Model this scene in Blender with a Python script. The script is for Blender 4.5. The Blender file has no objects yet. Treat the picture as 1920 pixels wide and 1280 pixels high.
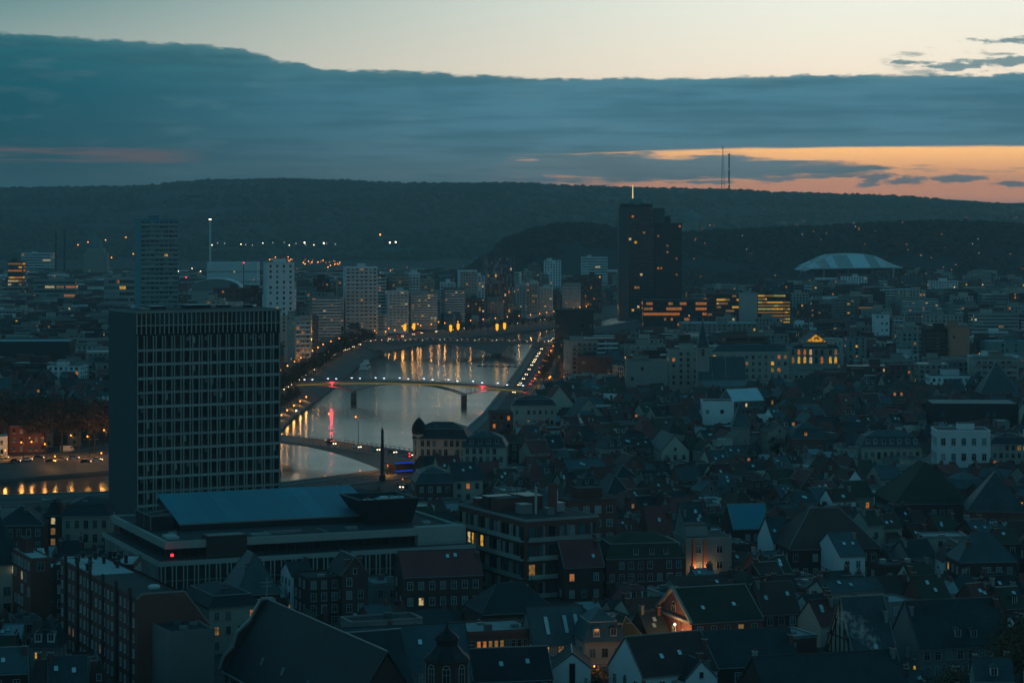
import bpy, math, random
from math import sin, cos, pi, radians as R, sqrt, atan2
random.seed(7)
C = bpy.context.scene.collection
SC = bpy.context.scene
# ---------------------------------------------------------------- camera
F, H, HY = 4533.3, 100.0, 400.0          # focal length in photo pixels, eye height, horizon row
cam = bpy.data.cameras.new('camera'); cam_o = bpy.data.objects.new('camera', cam); C.objects.link(cam_o)
cam.lens = 85; cam.sensor_width = 36; cam.shift_y = -0.125
cam.clip_start = 1; cam.clip_end = 60000
cam_o.location = (0, 0, H); cam_o.rotation_euler = (pi/2, 0, 0)
SC.camera = cam_o

def s2l(*c):
    if len(c) == 1: c = c[0]
    return tuple((v/255/12.92 if v/255 <= .04045 else ((v/255+.055)/1.055)**2.4) for v in c)
def sc(c, *k):
    k = k*3 if len(k) == 1 else k
    return tuple(a*b for a, b in zip(s2l(*c), k))
# ---------------------------------------------------------------- world (dusk sky)
W = bpy.data.worlds.new('World'); SC.world = W; W.use_nodes = True
nt = W.node_tree; nt.nodes.clear()
def nd(t, tree=None, **kw):
    n = (tree or nt).nodes.new(t)
    for k, v in kw.items(): setattr(n, k, v)
    return n
def lk(tree, a, b): tree.links.new(a, b)
def mth(op, a, b=None, c=None, tree=None, clamp=False):
    t = tree or nt
    n = t.nodes.new('ShaderNodeMath'); n.operation = op; n.use_clamp = clamp
    for i, x in enumerate((a, b, c)):
        if x is None: continue
        if isinstance(x, (int, float)): n.inputs[i].default_value = x
        else: t.links.new(x, n.inputs[i])
    return n.outputs[0]
def sstep(x, a, b, tree=None):
    t = tree or nt
    n = t.nodes.new('ShaderNodeMapRange'); n.interpolation_type = 'SMOOTHSTEP'
    n.inputs[1].default_value = a; n.inputs[2].default_value = b
    if isinstance(x, (int, float)): n.inputs[0].default_value = x
    else: t.links.new(x, n.inputs[0])
    return n.outputs[0]
def ramp(x, stops, tree=None, interp='LINEAR'):
    t = tree or nt
    n = t.nodes.new('ShaderNodeValToRGB'); n.color_ramp.interpolation = interp
    e = n.color_ramp.elements
    while len(e) > 1: e.remove(e[-1])
    e[0].position = stops[0][0]; e[0].color = (*stops[0][1], 1)
    for p, c in stops[1:]:
        q = e.new(p); q.color = (*c, 1)
    t.links.new(x, n.inputs[0]); return n.outputs[0]
def mixc(f, a, b, tree=None):
    t = tree or nt
    n = t.nodes.new('ShaderNodeMix'); n.data_type = 'RGBA'
    for i, x in ((0, f), (6, a), (7, b)):
        if isinstance(x, (int, float)): n.inputs[i].default_value = x
        elif isinstance(x, tuple): n.inputs[i].default_value = (*x, 1)
        else: t.links.new(x, n.inputs[i])
    return n.outputs[2]
tc = nd('ShaderNodeTexCoord'); sx = nd('ShaderNodeSeparateXYZ'); lk(nt, tc.outputs['Generated'], sx.inputs[0])
X_, Y_, Z_ = sx.outputs
hor = mth('SQRT', mth('ADD', mth('MULTIPLY', X_, X_), mth('MULTIPLY', Y_, Y_)))
el = mth('ARCTAN2', Z_, hor); az = mth('ARCTAN2', X_, Y_)
def noise2(sx_, sy_, detail, rough=.55, off=0.):
    cb = nd('ShaderNodeCombineXYZ')
    lk(nt, mth('MULTIPLY', az, sx_), cb.inputs[0]); lk(nt, mth('MULTIPLY', el, sy_), cb.inputs[1]); cb.inputs[2].default_value = off
    n = nd('ShaderNodeTexNoise'); n.inputs['Scale'].default_value = 1; n.inputs['Detail'].default_value = detail
    n.inputs['Roughness'].default_value = rough
    lk(nt, cb.outputs[0], n.inputs['Vector'])
    return mth('SUBTRACT', n.outputs['Fac'], .5)
warm = mth('POWER', mth('ADD', mth('MULTIPLY', mth('COSINE', mth('SUBTRACT', az, .55)), .5), .5), 6.0)
tt = mth('POWER', mth('MAXIMUM', mth('DIVIDE', el, pi/2), 0.0), .5)
T = lambda e: sqrt(e/(pi/2))
warm_c = ramp(tt, [(0, sc((204, 134, 106), 1.7)), (T(.012), sc((222, 146, 104), 1.95)), (T(.026), sc((242, 178, 108), 2.15)), (T(.045), sc((238, 214, 186), 1.46)),
                   (T(.06), sc((238, 224, 202), 1.42)), (T(.088), sc((226, 228, 214), 1.36)), (T(.15), s2l(134, 172, 174)), (T(.3), s2l(78, 134, 148)), (T(.6), s2l(48, 112, 132)), (1, s2l(18, 76, 98))])
cold_c = ramp(tt, [(0, s2l(140, 112, 112)), (T(.025), s2l(150, 128, 122)), (T(.055), s2l(176, 188, 180)), (T(.088), s2l(90, 142, 146)),
                   (T(.2), s2l(80, 136, 152)), (T(.5), s2l(46, 104, 125)), (1, s2l(18, 76, 98))])
wq = sstep(warm, .34, .80)
clear = mixc(wq, cold_c, warm_c)
azn = mth('ADD', mth('MULTIPLY', az, 1/.5), .5)           # -.25..+.25 rad -> 0..1
A = lambda px: math.atan((px-960)/F)/.5+.5
E = lambda py: (HY-py)/F
def azcurve(pts):                                          # piecewise-linear value over azimuth, scaled by 10
    return mth('DIVIDE', mth('SUBTRACT', ramp(azn, [(A(p), ((v*5+.5),)*3) for p, v in pts]), .5), 5)
n_edge = noise2(120, 330, 6, .62); n_big = noise2(16, 60, 3, .5, 3.)
n_str = noise2(12, 260, 5, .6, 7.); n_puff = noise2(34, 150, 5, .6, 11.)
up = azcurve([(-60, E(66)), (0, E(68)), (200, E(77)), (380, E(85)), (460, E(96)), (530, E(114)), (610, E(128)), (760, E(134)), (1000, E(147)), (1240, E(146)), (1500, E(141)), (1920, E(143))])
upn = mth('ADD', up, mth('ADD', mth('MULTIPLY', n_edge, .0052), mth('MULTIPLY', n_big, .0022)))
d_up = mth('SUBTRACT', upn, el)
m_up = sstep(d_up, -.0004, .0011)
lo = azcurve([(-60, -.03), (820, -.02), (900, .012), (960, E(295)), (1150, E(291)), (1300, E(284)), (1420, E(279)), (1920, E(277))])
lon = mth('ADD', lo, mth('MULTIPLY', n_str, .004))
m_lo = sstep(mth('SUBTRACT', el, lon), -.0006, .0012)
thick = azcurve([(800, .03), (930, .0060), (1000, .0058), (1200, .0062), (1400, .0052), (1560, .003), (1680, .0002), (1740, .0008), (1920, -.0002)])
tl = mth('SUBTRACT', mth('ADD', thick, mth('MULTIPLY', mth('ADD', n_str, mth('MULTIPLY', n_puff, .8)), .012)), mth('ABSOLUTE', mth('SUBTRACT', el, .0185)))
m_low = mth('MULTIPLY', sstep(tl, -.0005, .0020), .96)
hz_ = azcurve([(-60, .03), (900, .03), (1060, .012), (1180, .006), (1500, .0045), (1700, .0052), (1920, .0045)])
m_hz = sstep(mth('SUBTRACT', hz_, el), -.003, .004)
def puff(px, py, rx, ry, k=1.3):
    dx = mth('DIVIDE', mth('SUBTRACT', az, math.atan((px-960)/F)), rx/F); dy = mth('DIVIDE', mth('SUBTRACT', el, E(py)), ry/F)
    q = mth('SQRT', mth('ADD', mth('MULTIPLY', dx, dx), mth('MULTIPLY', dy, dy)))
    k = 3.2
    return mth('SUBTRACT', 1, sstep(mth('ADD', q, mth('MULTIPLY', mth('ADD', n_edge, n_puff), k)), .45, 1.15))
m_puf = puff(1640, 332, 42, 16)
for a_ in ((1700, 339, 40, 9), (1805, 337, 56, 10), (1560, 330, 60, 5), (1470, 336, 90, 4), (1890, 346, 40, 5), (1330, 342, 70, 3.5), (1880, 121, 70, 10), (1780, 131, 60, 9), (1700, 122, 52, 6), (1890, 82, 60, 7)): m_puf = mth('MAXIMUM', m_puf, puff(*a_))
m_bank = mth('MULTIPLY', m_up, m_lo)
m_all = mth('MAXIMUM', mth('MAXIMUM', m_bank, m_low), mth('MAXIMUM', mth('MULTIPLY', m_hz, .85), mth('MULTIPLY', m_puf, .88)))
# wisps above the bank
wr = mth('MULTIPLY', sstep(n_puff, .06, .17), mth('MULTIPLY', sstep(azn, A(1560), A(1760)), mth('MULTIPLY', sstep(el, .0535, .058), mth('SUBTRACT', 1, sstep(el, .066, .073)))))
wl = mth('MULTIPLY', sstep(n_str, -.02, .12), mth('MULTIPLY', mth('MULTIPLY', sstep(azn, A(240), A(330)), mth('SUBTRACT', 1, sstep(azn, A(420), A(600)))), sstep(el, .0855, .0885)))
m_w = mth('MULTIPLY', mth('MAXIMUM', wr, mth('MULTIPLY', wl, mth('SUBTRACT', 1, sstep(el, .095, .11)))), .75)
elr = mth('DIVIDE', el, .08, clamp=True)
cl_r = ramp(elr, [(0, sc((106, 118, 124), 1.5)), (.2, sc((92, 116, 126), 1.62)), (.42, sc((70, 110, 126), 1.7)), (.62, sc((64, 108, 125), 1.7)), (.75, sc((76, 120, 132), 1.4)), (1, sc((96, 132, 138), 1.3))])
cl_l = ramp(elr, [(0, s2l(44, 76, 86)), (.2, s2l(40, 78, 88)), (.42, s2l(20, 82, 96)), (.62, s2l(14, 88, 102)), (.8, s2l(30, 102, 114)), (1, s2l(52, 114, 124))])
cl = mixc(sstep(azn, A(-100), A(1100)), cl_l, cl_r)
cl = mixc(mth('MULTIPLY', sstep(mth('ADD', n_str, mth('MULTIPLY', n_big, .8)), -.14, .2), .42), cl, s2l(44, 88, 102))
cl = mixc(mth('MULTIPLY', sstep(n_puff, .0, .2), .16), cl, s2l(120, 150, 158))
rim = mth('MULTIPLY', mth('SUBTRACT', 1, sstep(d_up, .0, .0035)), .22)
cl = mixc(rim, cl, s2l(120, 150, 152))
slit = mth('MULTIPLY', mth('MULTIPLY', sstep(mth('ADD', n_str, mth('MULTIPLY', mth('ABSOLUTE', mth('SUBTRACT', el, E(293))), -28)), -.12, .06), mth('SUBTRACT', 1, sstep(azn, A(280), A(420)))), sstep(mth('ABSOLUTE', mth('SUBTRACT', el, E(292))), .0042, .0026))
cl = mixc(mth('MULTIPLY', slit, .62), cl, s2l(132, 100, 98))
sky = mixc(m_w, clear, s2l(122, 150, 154))
sky = mixc(m_all, sky, cl)
bg = nd('ShaderNodeBackground'); lk(nt, sky, bg.inputs[0]); bg.inputs[1].default_value = 1.0
ow = nd('ShaderNodeOutputWorld'); lk(nt, bg.outputs[0], ow.inputs[0])
W.cycles.sampling_method = 'MANUAL'; W.cycles.sample_map_resolution = 1024
# ---------------------------------------------------------------- sun: last afterglow from the right
sun = bpy.data.lights.new('sun', 'SUN'); sun.energy = .05; sun.angle = R(14); sun.color = (1, .62, .42)
sun_o = bpy.data.objects.new('sun', sun); C.objects.link(sun_o)
sun_o.rotation_euler = (R(90-4), 0, R(148))
# ---------------------------------------------------------------- exposure and renderer
SC.view_settings.view_transform = 'Standard'; SC.view_settings.look = 'None'
SC.view_settings.exposure = 0; SC.view_settings.gamma = 1; SC.view_settings.use_curve_mapping = False
SC.render.engine = 'CYCLES'
cy = SC.cycles
cy.use_denoising = True; cy.denoiser = 'OPENIMAGEDENOISE'
cy.max_bounces = 4; cy.diffuse_bounces = 2; cy.glossy_bounces = 3; cy.transmission_bounces = 2; cy.volume_bounces = 0
cy.transparent_max_bounces = 8; cy.sample_clamp_indirect = 4; cy.caustics_reflective = False; cy.caustics_refractive = False
cy.use_light_tree = True
# ---------------------------------------------------------------- materials
MATS = {}
def bsdf(name, col, rough=.8, metal=0, spec=.3, var=.25, scale=.25, fine=2.5, bump=0, streak=0, rand=.25):
    if name in MATS: return MATS[name]
    m = bpy.data.materials.new(name); m.use_nodes = True; t = m.node_tree
    b = t.nodes['Principled BSDF']
    b.inputs['Roughness'].default_value = rough; b.inputs['Metallic'].default_value = metal
    b.inputs['Specular IOR Level'].default_value = spec
    g = nd('ShaderNodeNewGeometry', t)
    def nz(sc, det, vec):
        n = t.nodes.new('ShaderNodeTexNoise'); n.inputs['Scale'].default_value = sc; n.inputs['Detail'].default_value = det
        t.links.new(vec, n.inputs['Vector']); return n.outputs['Fac']
    mp = nd('ShaderNodeMapping', t); mp.inputs['Scale'].default_value = (1, 1, .35 if streak else 1)
    t.links.new(g.outputs['Position'], mp.inputs['Vector'])
    v = mth('ADD', nz(scale, 3, mp.outputs[0]), nz(fine, 2, mp.outputs[0]), tree=t)       # 0..2
    v = mth('MULTIPLY', mth('SUBTRACT', v, 1, tree=t), var*2, tree=t)
    oi = nd('ShaderNodeObjectInfo', t)
    rv = mth('MULTIPLY', mth('SUBTRACT', oi.outputs['Random'], .5, tree=t), rand*2, tree=t)
    k = mth('MAXIMUM', mth('ADD', mth('ADD', v, rv, tree=t), 1, tree=t), .15, tree=t)
    vm = nd('ShaderNodeVectorMath', t); vm.operation = 'SCALE'; vm.inputs[0].default_value = col
    t.links.new(k, vm.inputs['Scale']); t.links.new(vm.outputs[0], b.inputs['Base Color'])
    if bump:
        bp = nd('ShaderNodeBump', t); bp.inputs['Strength'].default_value = bump; bp.inputs['Distance'].default_value = .3
        t.links.new(nz(fine, 3, mp.outputs[0]), bp.inputs['Height']); t.links.new(bp.outputs[0], b.inputs['Normal'])
    MATS[name] = m; return m
def emis(name, col, st, var=0., scale=1.2):
    if name in MATS: return MATS[name]
    m = bpy.data.materials.new(name); m.use_nodes = True; t = m.node_tree; t.nodes.clear()
    e = nd('ShaderNodeEmission', t); e.inputs[0].default_value = (*col, 1); e.inputs[1].default_value = st
    if var:
        g = nd('ShaderNodeNewGeometry', t); n = nd('ShaderNodeTexNoise', t); n.inputs['Scale'].default_value = scale; n.inputs['Detail'].default_value = 2
        t.links.new(g.outputs['Position'], n.inputs['Vector'])
        t.links.new(mth('MULTIPLY', sstep(n.outputs['Fac'], .5-var*.4, .62, tree=t), st, tree=t), e.inputs[1])
    o = nd('ShaderNodeOutputMaterial', t); t.links.new(e.outputs[0], o.inputs[0])
    try: m.cycles.emission_sampling = 'NONE'
    except Exception: pass
    MATS[name] = m; return m
SLATE = bsdf('slate', (.018, .027, .032), .6, spec=.28, var=.7, streak=1, rand=.6)
SLATE2 = bsdf('blue_slate', (.036, .064, .074), .55, spec=.35, var=.6, streak=1, rand=.6)
TILE = bsdf('red_tile', (.15, .040, .036), .7, var=.45, streak=1, rand=.4)
TILE2 = bsdf('brown_tile', (.07, .040, .034), .7, var=.35, streak=1)
MOSS = bsdf('mossy_roof', (.035, .045, .03), .75, var=.4, streak=1)
ZINC = bsdf('zinc', (.24, .27, .28), .4, metal=.3, spec=.5, var=.2)
BLUEMETAL = bsdf('blue_metal', (.015, .22, .29), .5, metal=.0, spec=.5, var=.16, scale=.12, rand=.14)
RIDGEM = bsdf('ridge_tile', (.075, .085, .085), .7, var=.2, rand=.5)
FELT = bsdf('roof_felt', (.035, .042, .046), .8, var=.35, scale=.15)
GRAVEL = bsdf('pale_gravel_roof', (.36, .40, .40), .85, var=.3, scale=.2)
BRICK = bsdf('brick', (.17, .065, .055), .85, var=.22, fine=4)
BRICK2 = bsdf('dark_brick', (.075, .042, .038), .85, var=.25, fine=4)
BRICKR = bsdf('orange_brick', (.50, .20, .13), .85, var=.15, fine=4)
CREAM = bsdf('cream_render', (.42, .39, .33), .85, var=.14)
WHITE = bsdf('white_render', (.74, .77, .78), .8, var=.1, scale=.15, rand=.15)
GREY = bsdf('grey_render', (.22, .225, .22), .85, var=.18)
CONC = bsdf('concrete', (.36, .36, .34), .85, var=.18, scale=.12)
STONE = bsdf('stone', (.33, .31, .28), .85, var=.2)
DARK = bsdf('dark_panel', (.016, .022, .025), .6, var=.25)
DKBLUE = bsdf('dark_blue_panel', (.055, .085, .095), .6, var=.08, scale=.05, rand=0)
MULL = bsdf('pale_mullion', (.42, .41, .37), .7, var=.15, rand=.1)
FRAME = bsdf('white_frame', (.55, .56, .55), .6, var=.05)
DFRAME = bsdf('dark_frame', (.04, .045, .045), .6, var=.05)
ASPH = bsdf('asphalt', (.05, .05, .052), .8, var=.25, scale=.1)
PAVE = bsdf('paving', (.13, .125, .12), .8, var=.25, scale=.15)
GROUND = bsdf('city_ground', (.05, .052, .05), .9, var=.35, scale=.03, fine=.4)
QUAY = bsdf('quay_stone', (.11, .11, .10), .85, var=.3, scale=.12, fine=1.2)
EARTH = bsdf('hill_wood', (.02, .03, .032), .95, var=.5, scale=.012, fine=.09, rand=0)
LEAF = bsdf('dark_foliage', (.026, .036, .026), .8, var=.4, scale=.5, fine=3, spec=.1)
LEAFA = bsdf('autumn_foliage', (.10, .062, .03), .8, var=.4, scale=.5, fine=3, spec=.1)
LEAFB = bsdf('brown_foliage', (.07, .05, .035), .85, var=.4, scale=.5, fine=3, spec=.1)
BARK = bsdf('bark', (.05, .04, .032), .9, var=.3)
STEEL = bsdf('painted_steel', (.10, .12, .12), .5, metal=.2, var=.15)
METALD = bsdf('dark_metal', (.03, .033, .035), .5, metal=.3, var=.1)
RUST = bsdf('brown_cladding', (.05, .035, .032), .7, var=.2)
COPPER = bsdf('green_copper', (.13, .22, .21), .6, var=.2)
TIMBER = bsdf('black_timber', (.02, .018, .016), .8, var=.2)
GLASS = bsdf('window_glass', (.012, .016, .018), .12, spec=.45, var=.3, scale=.4, fine=.9, rand=.5)
SKYGL = bsdf('skylight_glass', (.62, .72, .74), .25, metal=.35, spec=1., var=.2)  # pale base stands in for bright sky mirrored in the panes
CURT = bsdf('curtained_glass', (.20, .24, .25), .3, spec=.5, var=.3, rand=.4)
GLASSB = bsdf('sky_tinted_glass', (.03, .10, .12), .15, spec=.9, var=.3, rand=.5)  # teal put into the base colour for the sky these panes reflect
PAINTS = [('silver', (.42, .43, .43)), ('black', (.02, .02, .02)), ('white', (.7, .7, .7)), ('dark blue', (.02, .035, .08)), ('red', (.25, .02, .02)), ('grey', (.16, .165, .17))]
CARM = {n: bsdf(n.replace(' ', '_')+'_car_paint', c, .3, spec=.6, var=.03, rand=0) for n, c in PAINTS}
LITY = emis('lit_yellow', s2l(255, 190, 66), .75, .8)
LITO = emis('lit_orange', s2l(250, 146, 66), .48, .8)
LITD = emis('lit_dim', s2l(230, 170, 90), .28, .8)
LITW = emis('lit_white', s2l(255, 222, 160), .66, .6)
LITG = emis('lit_greenish', s2l(215, 215, 120), .5, .8)
E_LAMP = emis('lamp_orange', s2l(255, 146, 58), 5)
E_LAMPD = emis('lamp_orange_faint', s2l(255, 140, 66), 1.1)
E_LAMPWD = emis('lamp_white_faint', s2l(235, 225, 205), 1.0)
E_LAMPW = emis('lamp_white', s2l(255, 226, 186), 6)
E_LED = emis('led_blue_white', s2l(200, 228, 255), 4.5)
E_HEAD = emis('headlight', s2l(255, 216, 164), 8)
E_TAIL = emis('taillight', s2l(255, 40, 30), 3)
E_RED = emis('signal_red', s2l(255, 40, 48), 5)
E_BLUE = emis('blue_neon', s2l(20, 80, 235), .5)
GLWALL = bsdf('dark_glass_wall', (.022, .045, .052), .3, spec=.6, var=.1, rand=0)
E_STRIP = emis('warm_strip', s2l(240, 200, 96), .17)
E_MAST = emis('lit_mast', s2l(255, 232, 160), .9)
# ---------------------------------------------------------------- helpers
def at(px, py, z=0.):
    Y = (H-z)*F/(py-HY); return ((px-960)/F*Y, Y)
def gx(px, Y): return (px-960)/F*Y
def gz(py, Y): return H-(py-HY)/F*Y
def proj(x, y, z): return (960+F*x/y, HY+F*(H-z)/y)
class MB:
    def __init__(s, T=None): s.v = []; s.f = []; s.mi = []; s.mats = []; s.T = T
    def mat(s, m):
        if m not in s.mats: s.mats.append(m)
        return s.mats.index(m)
    def P(s, p):
        if s.T:
            x, y, z = p; cx, cy_, r, *zz = s.T; c, n = cos(r), sin(r)
            p = (cx+x*c-y*n, cy_+x*n+y*c, z+(zz[0] if zz else 0))
        s.v.append(p); return len(s.v)-1
    def face(s, pts, m): s.f.append([s.P(p) for p in pts]); s.mi.append(s.mat(m))
    def mesh(s, pts, faces, m):
        i = [s.P(p) for p in pts]; k = s.mat(m)
        for f in faces: s.f.append([i[j] for j in f]); s.mi.append(k)
    def box(s, x0, x1, y0, y1, z0, z1, m, bottom=True):
        p = [(x0, y0, z0), (x1, y0, z0), (x1, y1, z0), (x0, y1, z0), (x0, y0, z1), (x1, y0, z1), (x1, y1, z1), (x0, y1, z1)]
        f = [(0, 1, 5, 4), (1, 2, 6, 5), (2, 3, 7, 6), (3, 0, 4, 7), (4, 5, 6, 7)]
        if bottom: f.append((3, 2, 1, 0))
        s.mesh(p, f, m)
    def bar(s, a, b, r, m, n=4, r2=None):
        ax = [b[i]-a[i] for i in range(3)]; L = sqrt(sum(q*q for q in ax)) or 1; ax = [q/L for q in ax]
        u = (0, 0, 1) if abs(ax[2]) < .9 else (1, 0, 0)
        e1 = (ax[1]*u[2]-ax[2]*u[1], ax[2]*u[0]-ax[0]*u[2], ax[0]*u[1]-ax[1]*u[0]); l = sqrt(sum(q*q for q in e1)); e1 = [q/l for q in e1]
        e2 = (ax[1]*e1[2]-ax[2]*e1[1], ax[2]*e1[0]-ax[0]*e1[2], ax[0]*e1[1]-ax[1]*e1[0])
        pts = []
        for q, rr in ((a, r), (b, r if r2 is None else r2)):
            for k in range(n):
                t = 2*pi*(k+.5)/n
                pts.append(tuple(q[i]+rr*(cos(t)*e1[i]+sin(t)*e2[i]) for i in range(3)))
        f = [(k, (k+1) % n, n+(k+1) % n, n+k) for k in range(n)]+[tuple(range(n))[::-1], tuple(range(n, 2*n))]
        s.mesh(pts, f, m)
    def lathe(s, prof, m, n=12, cx=0, cy=0, ph=0):
        pts = []; f = []
        for r, z in prof:
            for k in range(n): pts.append((cx+r*cos(2*pi*k/n+ph), cy+r*sin(2*pi*k/n+ph), z))
        for i in range(len(prof)-1):
            for k in range(n): f.append((i*n+k, i*n+(k+1) % n, (i+1)*n+(k+1) % n, (i+1)*n+k))
        f.append(tuple(range((len(prof)-1)*n, len(prof)*n)))
        s.mesh(pts, f, m)
    def prism(s, poly, z0, z1, m):            # vertical prism from a plan polygon
        n = len(poly)
        pts = [(x, y, z0) for x, y in poly]+[(x, y, z1) for x, y in poly]
        s.mesh(pts, [(k, (k+1) % n, n+(k+1) % n, n+k) for k in range(n)]+[tuple(range(n, 2*n)), tuple(range(n))[::-1]], m)
    def extx(s, sec, x0, x1, m):              # section in (y,z) swept along x
        n = len(sec)
        pts = [(x0, y, z) for y, z in sec]+[(x1, y, z) for y, z in sec]
        s.mesh(pts, [(k, (k+1) % n, n+(k+1) % n, n+k) for k in range(n)]+[tuple(range(n, 2*n)), tuple(range(n))[::-1]], m)
    def exty(s, sec, y0, y1, m):
        n = len(sec)
        pts = [(x, y0, z) for x, z in sec]+[(x, y1, z) for x, z in sec]
        s.mesh(pts, [(k, (k+1) % n, n+(k+1) % n, n+k) for k in range(n)]+[tuple(range(n, 2*n)), tuple(range(n))[::-1]], m)
    def data(s, name):
        me = bpy.data.meshes.new(name); me.from_pydata(s.v, [], s.f)
        for m in s.mats: me.materials.append(m)
        me.polygons.foreach_set('material_index', s.mi); me.update(); return me
    def build(s, name, parent=None, loc=(0, 0, 0), rz=0, **kw): return put(name, s.data(name), parent, loc, rz, **kw)
def put(name, me, parent=None, loc=(0, 0, 0), rz=0, **kw):
    o = bpy.data.objects.new(name, me); C.objects.link(o)
    if parent: o.parent = parent
    o.location = loc; o.rotation_euler = (0, 0, rz)
    for k, v in kw.items():
        if v: o[k] = v
    return o
def thing(name, label, cat, loc=(0, 0, 0), rz=0, group=None):
    return put(name, None, None, loc, rz, label=label, category=cat, group=group)
# windows: shared meshes; the window looks along -y, its bottom centre at the origin
WM = {}
def win_mesh(w, h, style, glass):
    w = round(w*5)/5; h = round(h*5)/5
    k = (w, h, style, glass.name)
    if k in WM: return WM[k]
    b = MB(); t = .10 if style != 'grid' else .07
    fr = {'white': FRAME, 'dark': DFRAME, 'stone': STONE, 'grid': MULL, 'bare': DFRAME, 'arch': STONE}[style]
    b.face([(-w/2+.02, -.05, .02), (w/2-.02, -.05, .02), (w/2-.02, -.05, h-.02), (-w/2+.02, -.05, h-.02)], glass)
    b.box(-w/2-t, -w/2, -.14, .02, 0, h, fr); b.box(w/2, w/2+t, -.14, .02, 0, h, fr)
    b.box(-w/2-t, w/2+t, -.14, .02, h, h+t, fr); b.box(-w/2-t-.05, w/2+t+.05, -.24, .02, -t, 0, fr if style != 'bare' else STONE)
    if w > .9 and style != 'bare': b.box(-.035, .035, -.12, -.04, 0, h, fr)
    if h > 1.3 and style in ('white', 'stone', 'arch'): b.box(-w/2, w/2, -.115, -.04, h*.68, h*.68+.06, fr)
    if style == 'arch':
        n = 6; pts = [(w/2*cos(pi*k2/n), h+t+w/2*sin(pi*k2/n)) for k2 in range(n+1)]
        b.face([(x, -.06, z) for x, z in pts], glass)
        for k2 in range(n): b.bar((pts[k2][0], -.06, pts[k2][1]), (pts[k2+1][0], -.06, pts[k2+1][1]), .09, fr)
    WM[k] = b.data('window'); return WM[k]
def pick_glass(lit):
    if random.random() < lit: return random.choice([LITY, LITO, LITO, LITD, LITD, LITW])
    return random.choice((GLASS, GLASS, GLASS, GLASSB, GLASSB, CURT))
def window(parent, x, y, z, rz, w, h, style='white', lit=0., glass=None):
    return put('window', win_mesh(w, h, style, glass or pick_glass(lit)), parent, (x, y, z), rz)
def faces_of(w, d):       # side name -> (origin, direction, rz, length): windows placed along it
    return {'f': ((0, -d/2), (1, 0), 0, w), 'r': ((w/2, 0), (0, 1), pi/2, d), 'l': ((-w/2, 0), (0, -1), -pi/2, d), 'b': ((0, d/2), (-1, 0), pi, w)}
def win_rows(parent, w, d, sides, z0, sth, n, bay, ww, wh, style, lit, mb=None, skip=0., margin=.8, run=0., pal=None):
    """rows of windows on the given sides: parts of their own, or quads with real frames joined into mb"""
    for sd in sides:
        (ox, oy), (dx, dy), rz, L = faces_of(w, d)[sd]
        nb = max(1, int((L-margin*1.2)/bay))
        for k in range(n):
            g = None; rl_ = lit*random.uniform(.2, 1.8) if run else lit
            for i in range(nb):
                u = (i-(nb-1)/2)*(L-margin)/nb
                if random.random() < skip: continue
                z = z0+k*sth
                if mb is None: window(parent, ox+dx*u, oy+dy*u, z, rz, ww, wh, style, lit)
                else:
                    if g is None or random.random() > run: g = pick_glass(rl_) if not pal else (random.choice(pal) if random.random() < rl_ else GLASS)
                    c, s_ = cos(rz), sin(rz)
                    def q(a, e, zz): return (ox+dx*u+a*c-e*s_, oy+dy*u+a*s_+e*c, zz)
                    e = -.06
                    mb.mesh([q(-ww/2, e, z), q(ww/2, e, z), q(ww/2, e, z+wh), q(-ww/2, e, z+wh)], [(0, 1, 2, 3)], g)
                    if style in ('white', 'stone'):
                        mb.mesh([q(-ww/2-.15, e*2, z-.22), q(ww/2+.15, e*2, z-.22), q(ww/2+.15, e*2, z), q(-ww/2-.15, e*2, z)], [(0, 1, 2, 3)], FRAME if style == 'white' else STONE)
# ---------------------------------------------------------------- roofs and walls
def roof_geo(b, w, d, ze, rh, kind, m):
    o = .35; t = .22
    if kind in ('par', 'perp'):
        L, S = (w, d) if kind == 'par' else (d, w)
        k = rh/(S/2); e = S/2+o; zl = ze-o*k
        sec = [(-e, zl), (0, ze+rh), (e, zl), (e, zl+t), (0, ze+rh+t+.05), (-e, zl+t)]
        (b.extx if kind == 'par' else b.exty)(sec, -L/2-.2, L/2+.2, m)
    elif kind in ('hip', 'pyr', 'man'):
        def frus(x0, y0, z0, x1, y1, z1):
            p = [(-x0, -y0, z0), (x0, -y0, z0), (x0, y0, z0), (-x0, y0, z0), (-x1, -y1, z1), (x1, -y1, z1), (x1, y1, z1), (-x1, y1, z1)]
            b.mesh(p, [(0, 1, 5, 4), (1, 2, 6, 5), (2, 3, 7, 6), (3, 0, 4, 7), (4, 5, 6, 7), (3, 2, 1, 0)], m)
        x0, y0 = w/2+o, d/2+o
        b.box(-x0, x0, -y0, y0, ze-.02, ze+.2, m)
        if kind == 'man':
            i = min(1.6, d*.18); frus(x0-.05, y0-.05, ze+.2, w/2-i, d/2-i, ze+rh*.62)
            r = min(w, d)/2-i; frus(w/2-i+.15, d/2-i+.15, ze+rh*.62, max(.1, w/2-i-r*.95), max(.1, d/2-i-r*.95), ze+rh)
        elif kind == 'hip':
            r = min(x0, y0)
            frus(x0-.03, y0-.03, ze+.2, max(.08, x0-r*(.98 if w < d else .8)), max(.08, y0-r*(.98 if w >= d else .8)), ze+rh)
        else: frus(x0-.03, y0-.03, ze+.2, .08, .08, ze+rh)
    else:
        b.box(-w/2+.3, w/2-.3, -d/2+.3, d/2-.3, ze-.35, ze+.02, m, False)
def parapet(b, w, d, ze, m, hgt=.45, t=.3, o=.06):
    x, y = w/2+o, d/2+o; z0 = ze-.3
    b.box(-x, x, -y, -y+t, z0, ze+hgt, m); b.box(-x, x, y-t, y, z0, ze+hgt, m)
    b.box(-x, -x+t, -y+t, y-t, z0, ze+hgt, m); b.box(x-t, x, -y+t, y-t, z0, ze+hgt, m)
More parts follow.
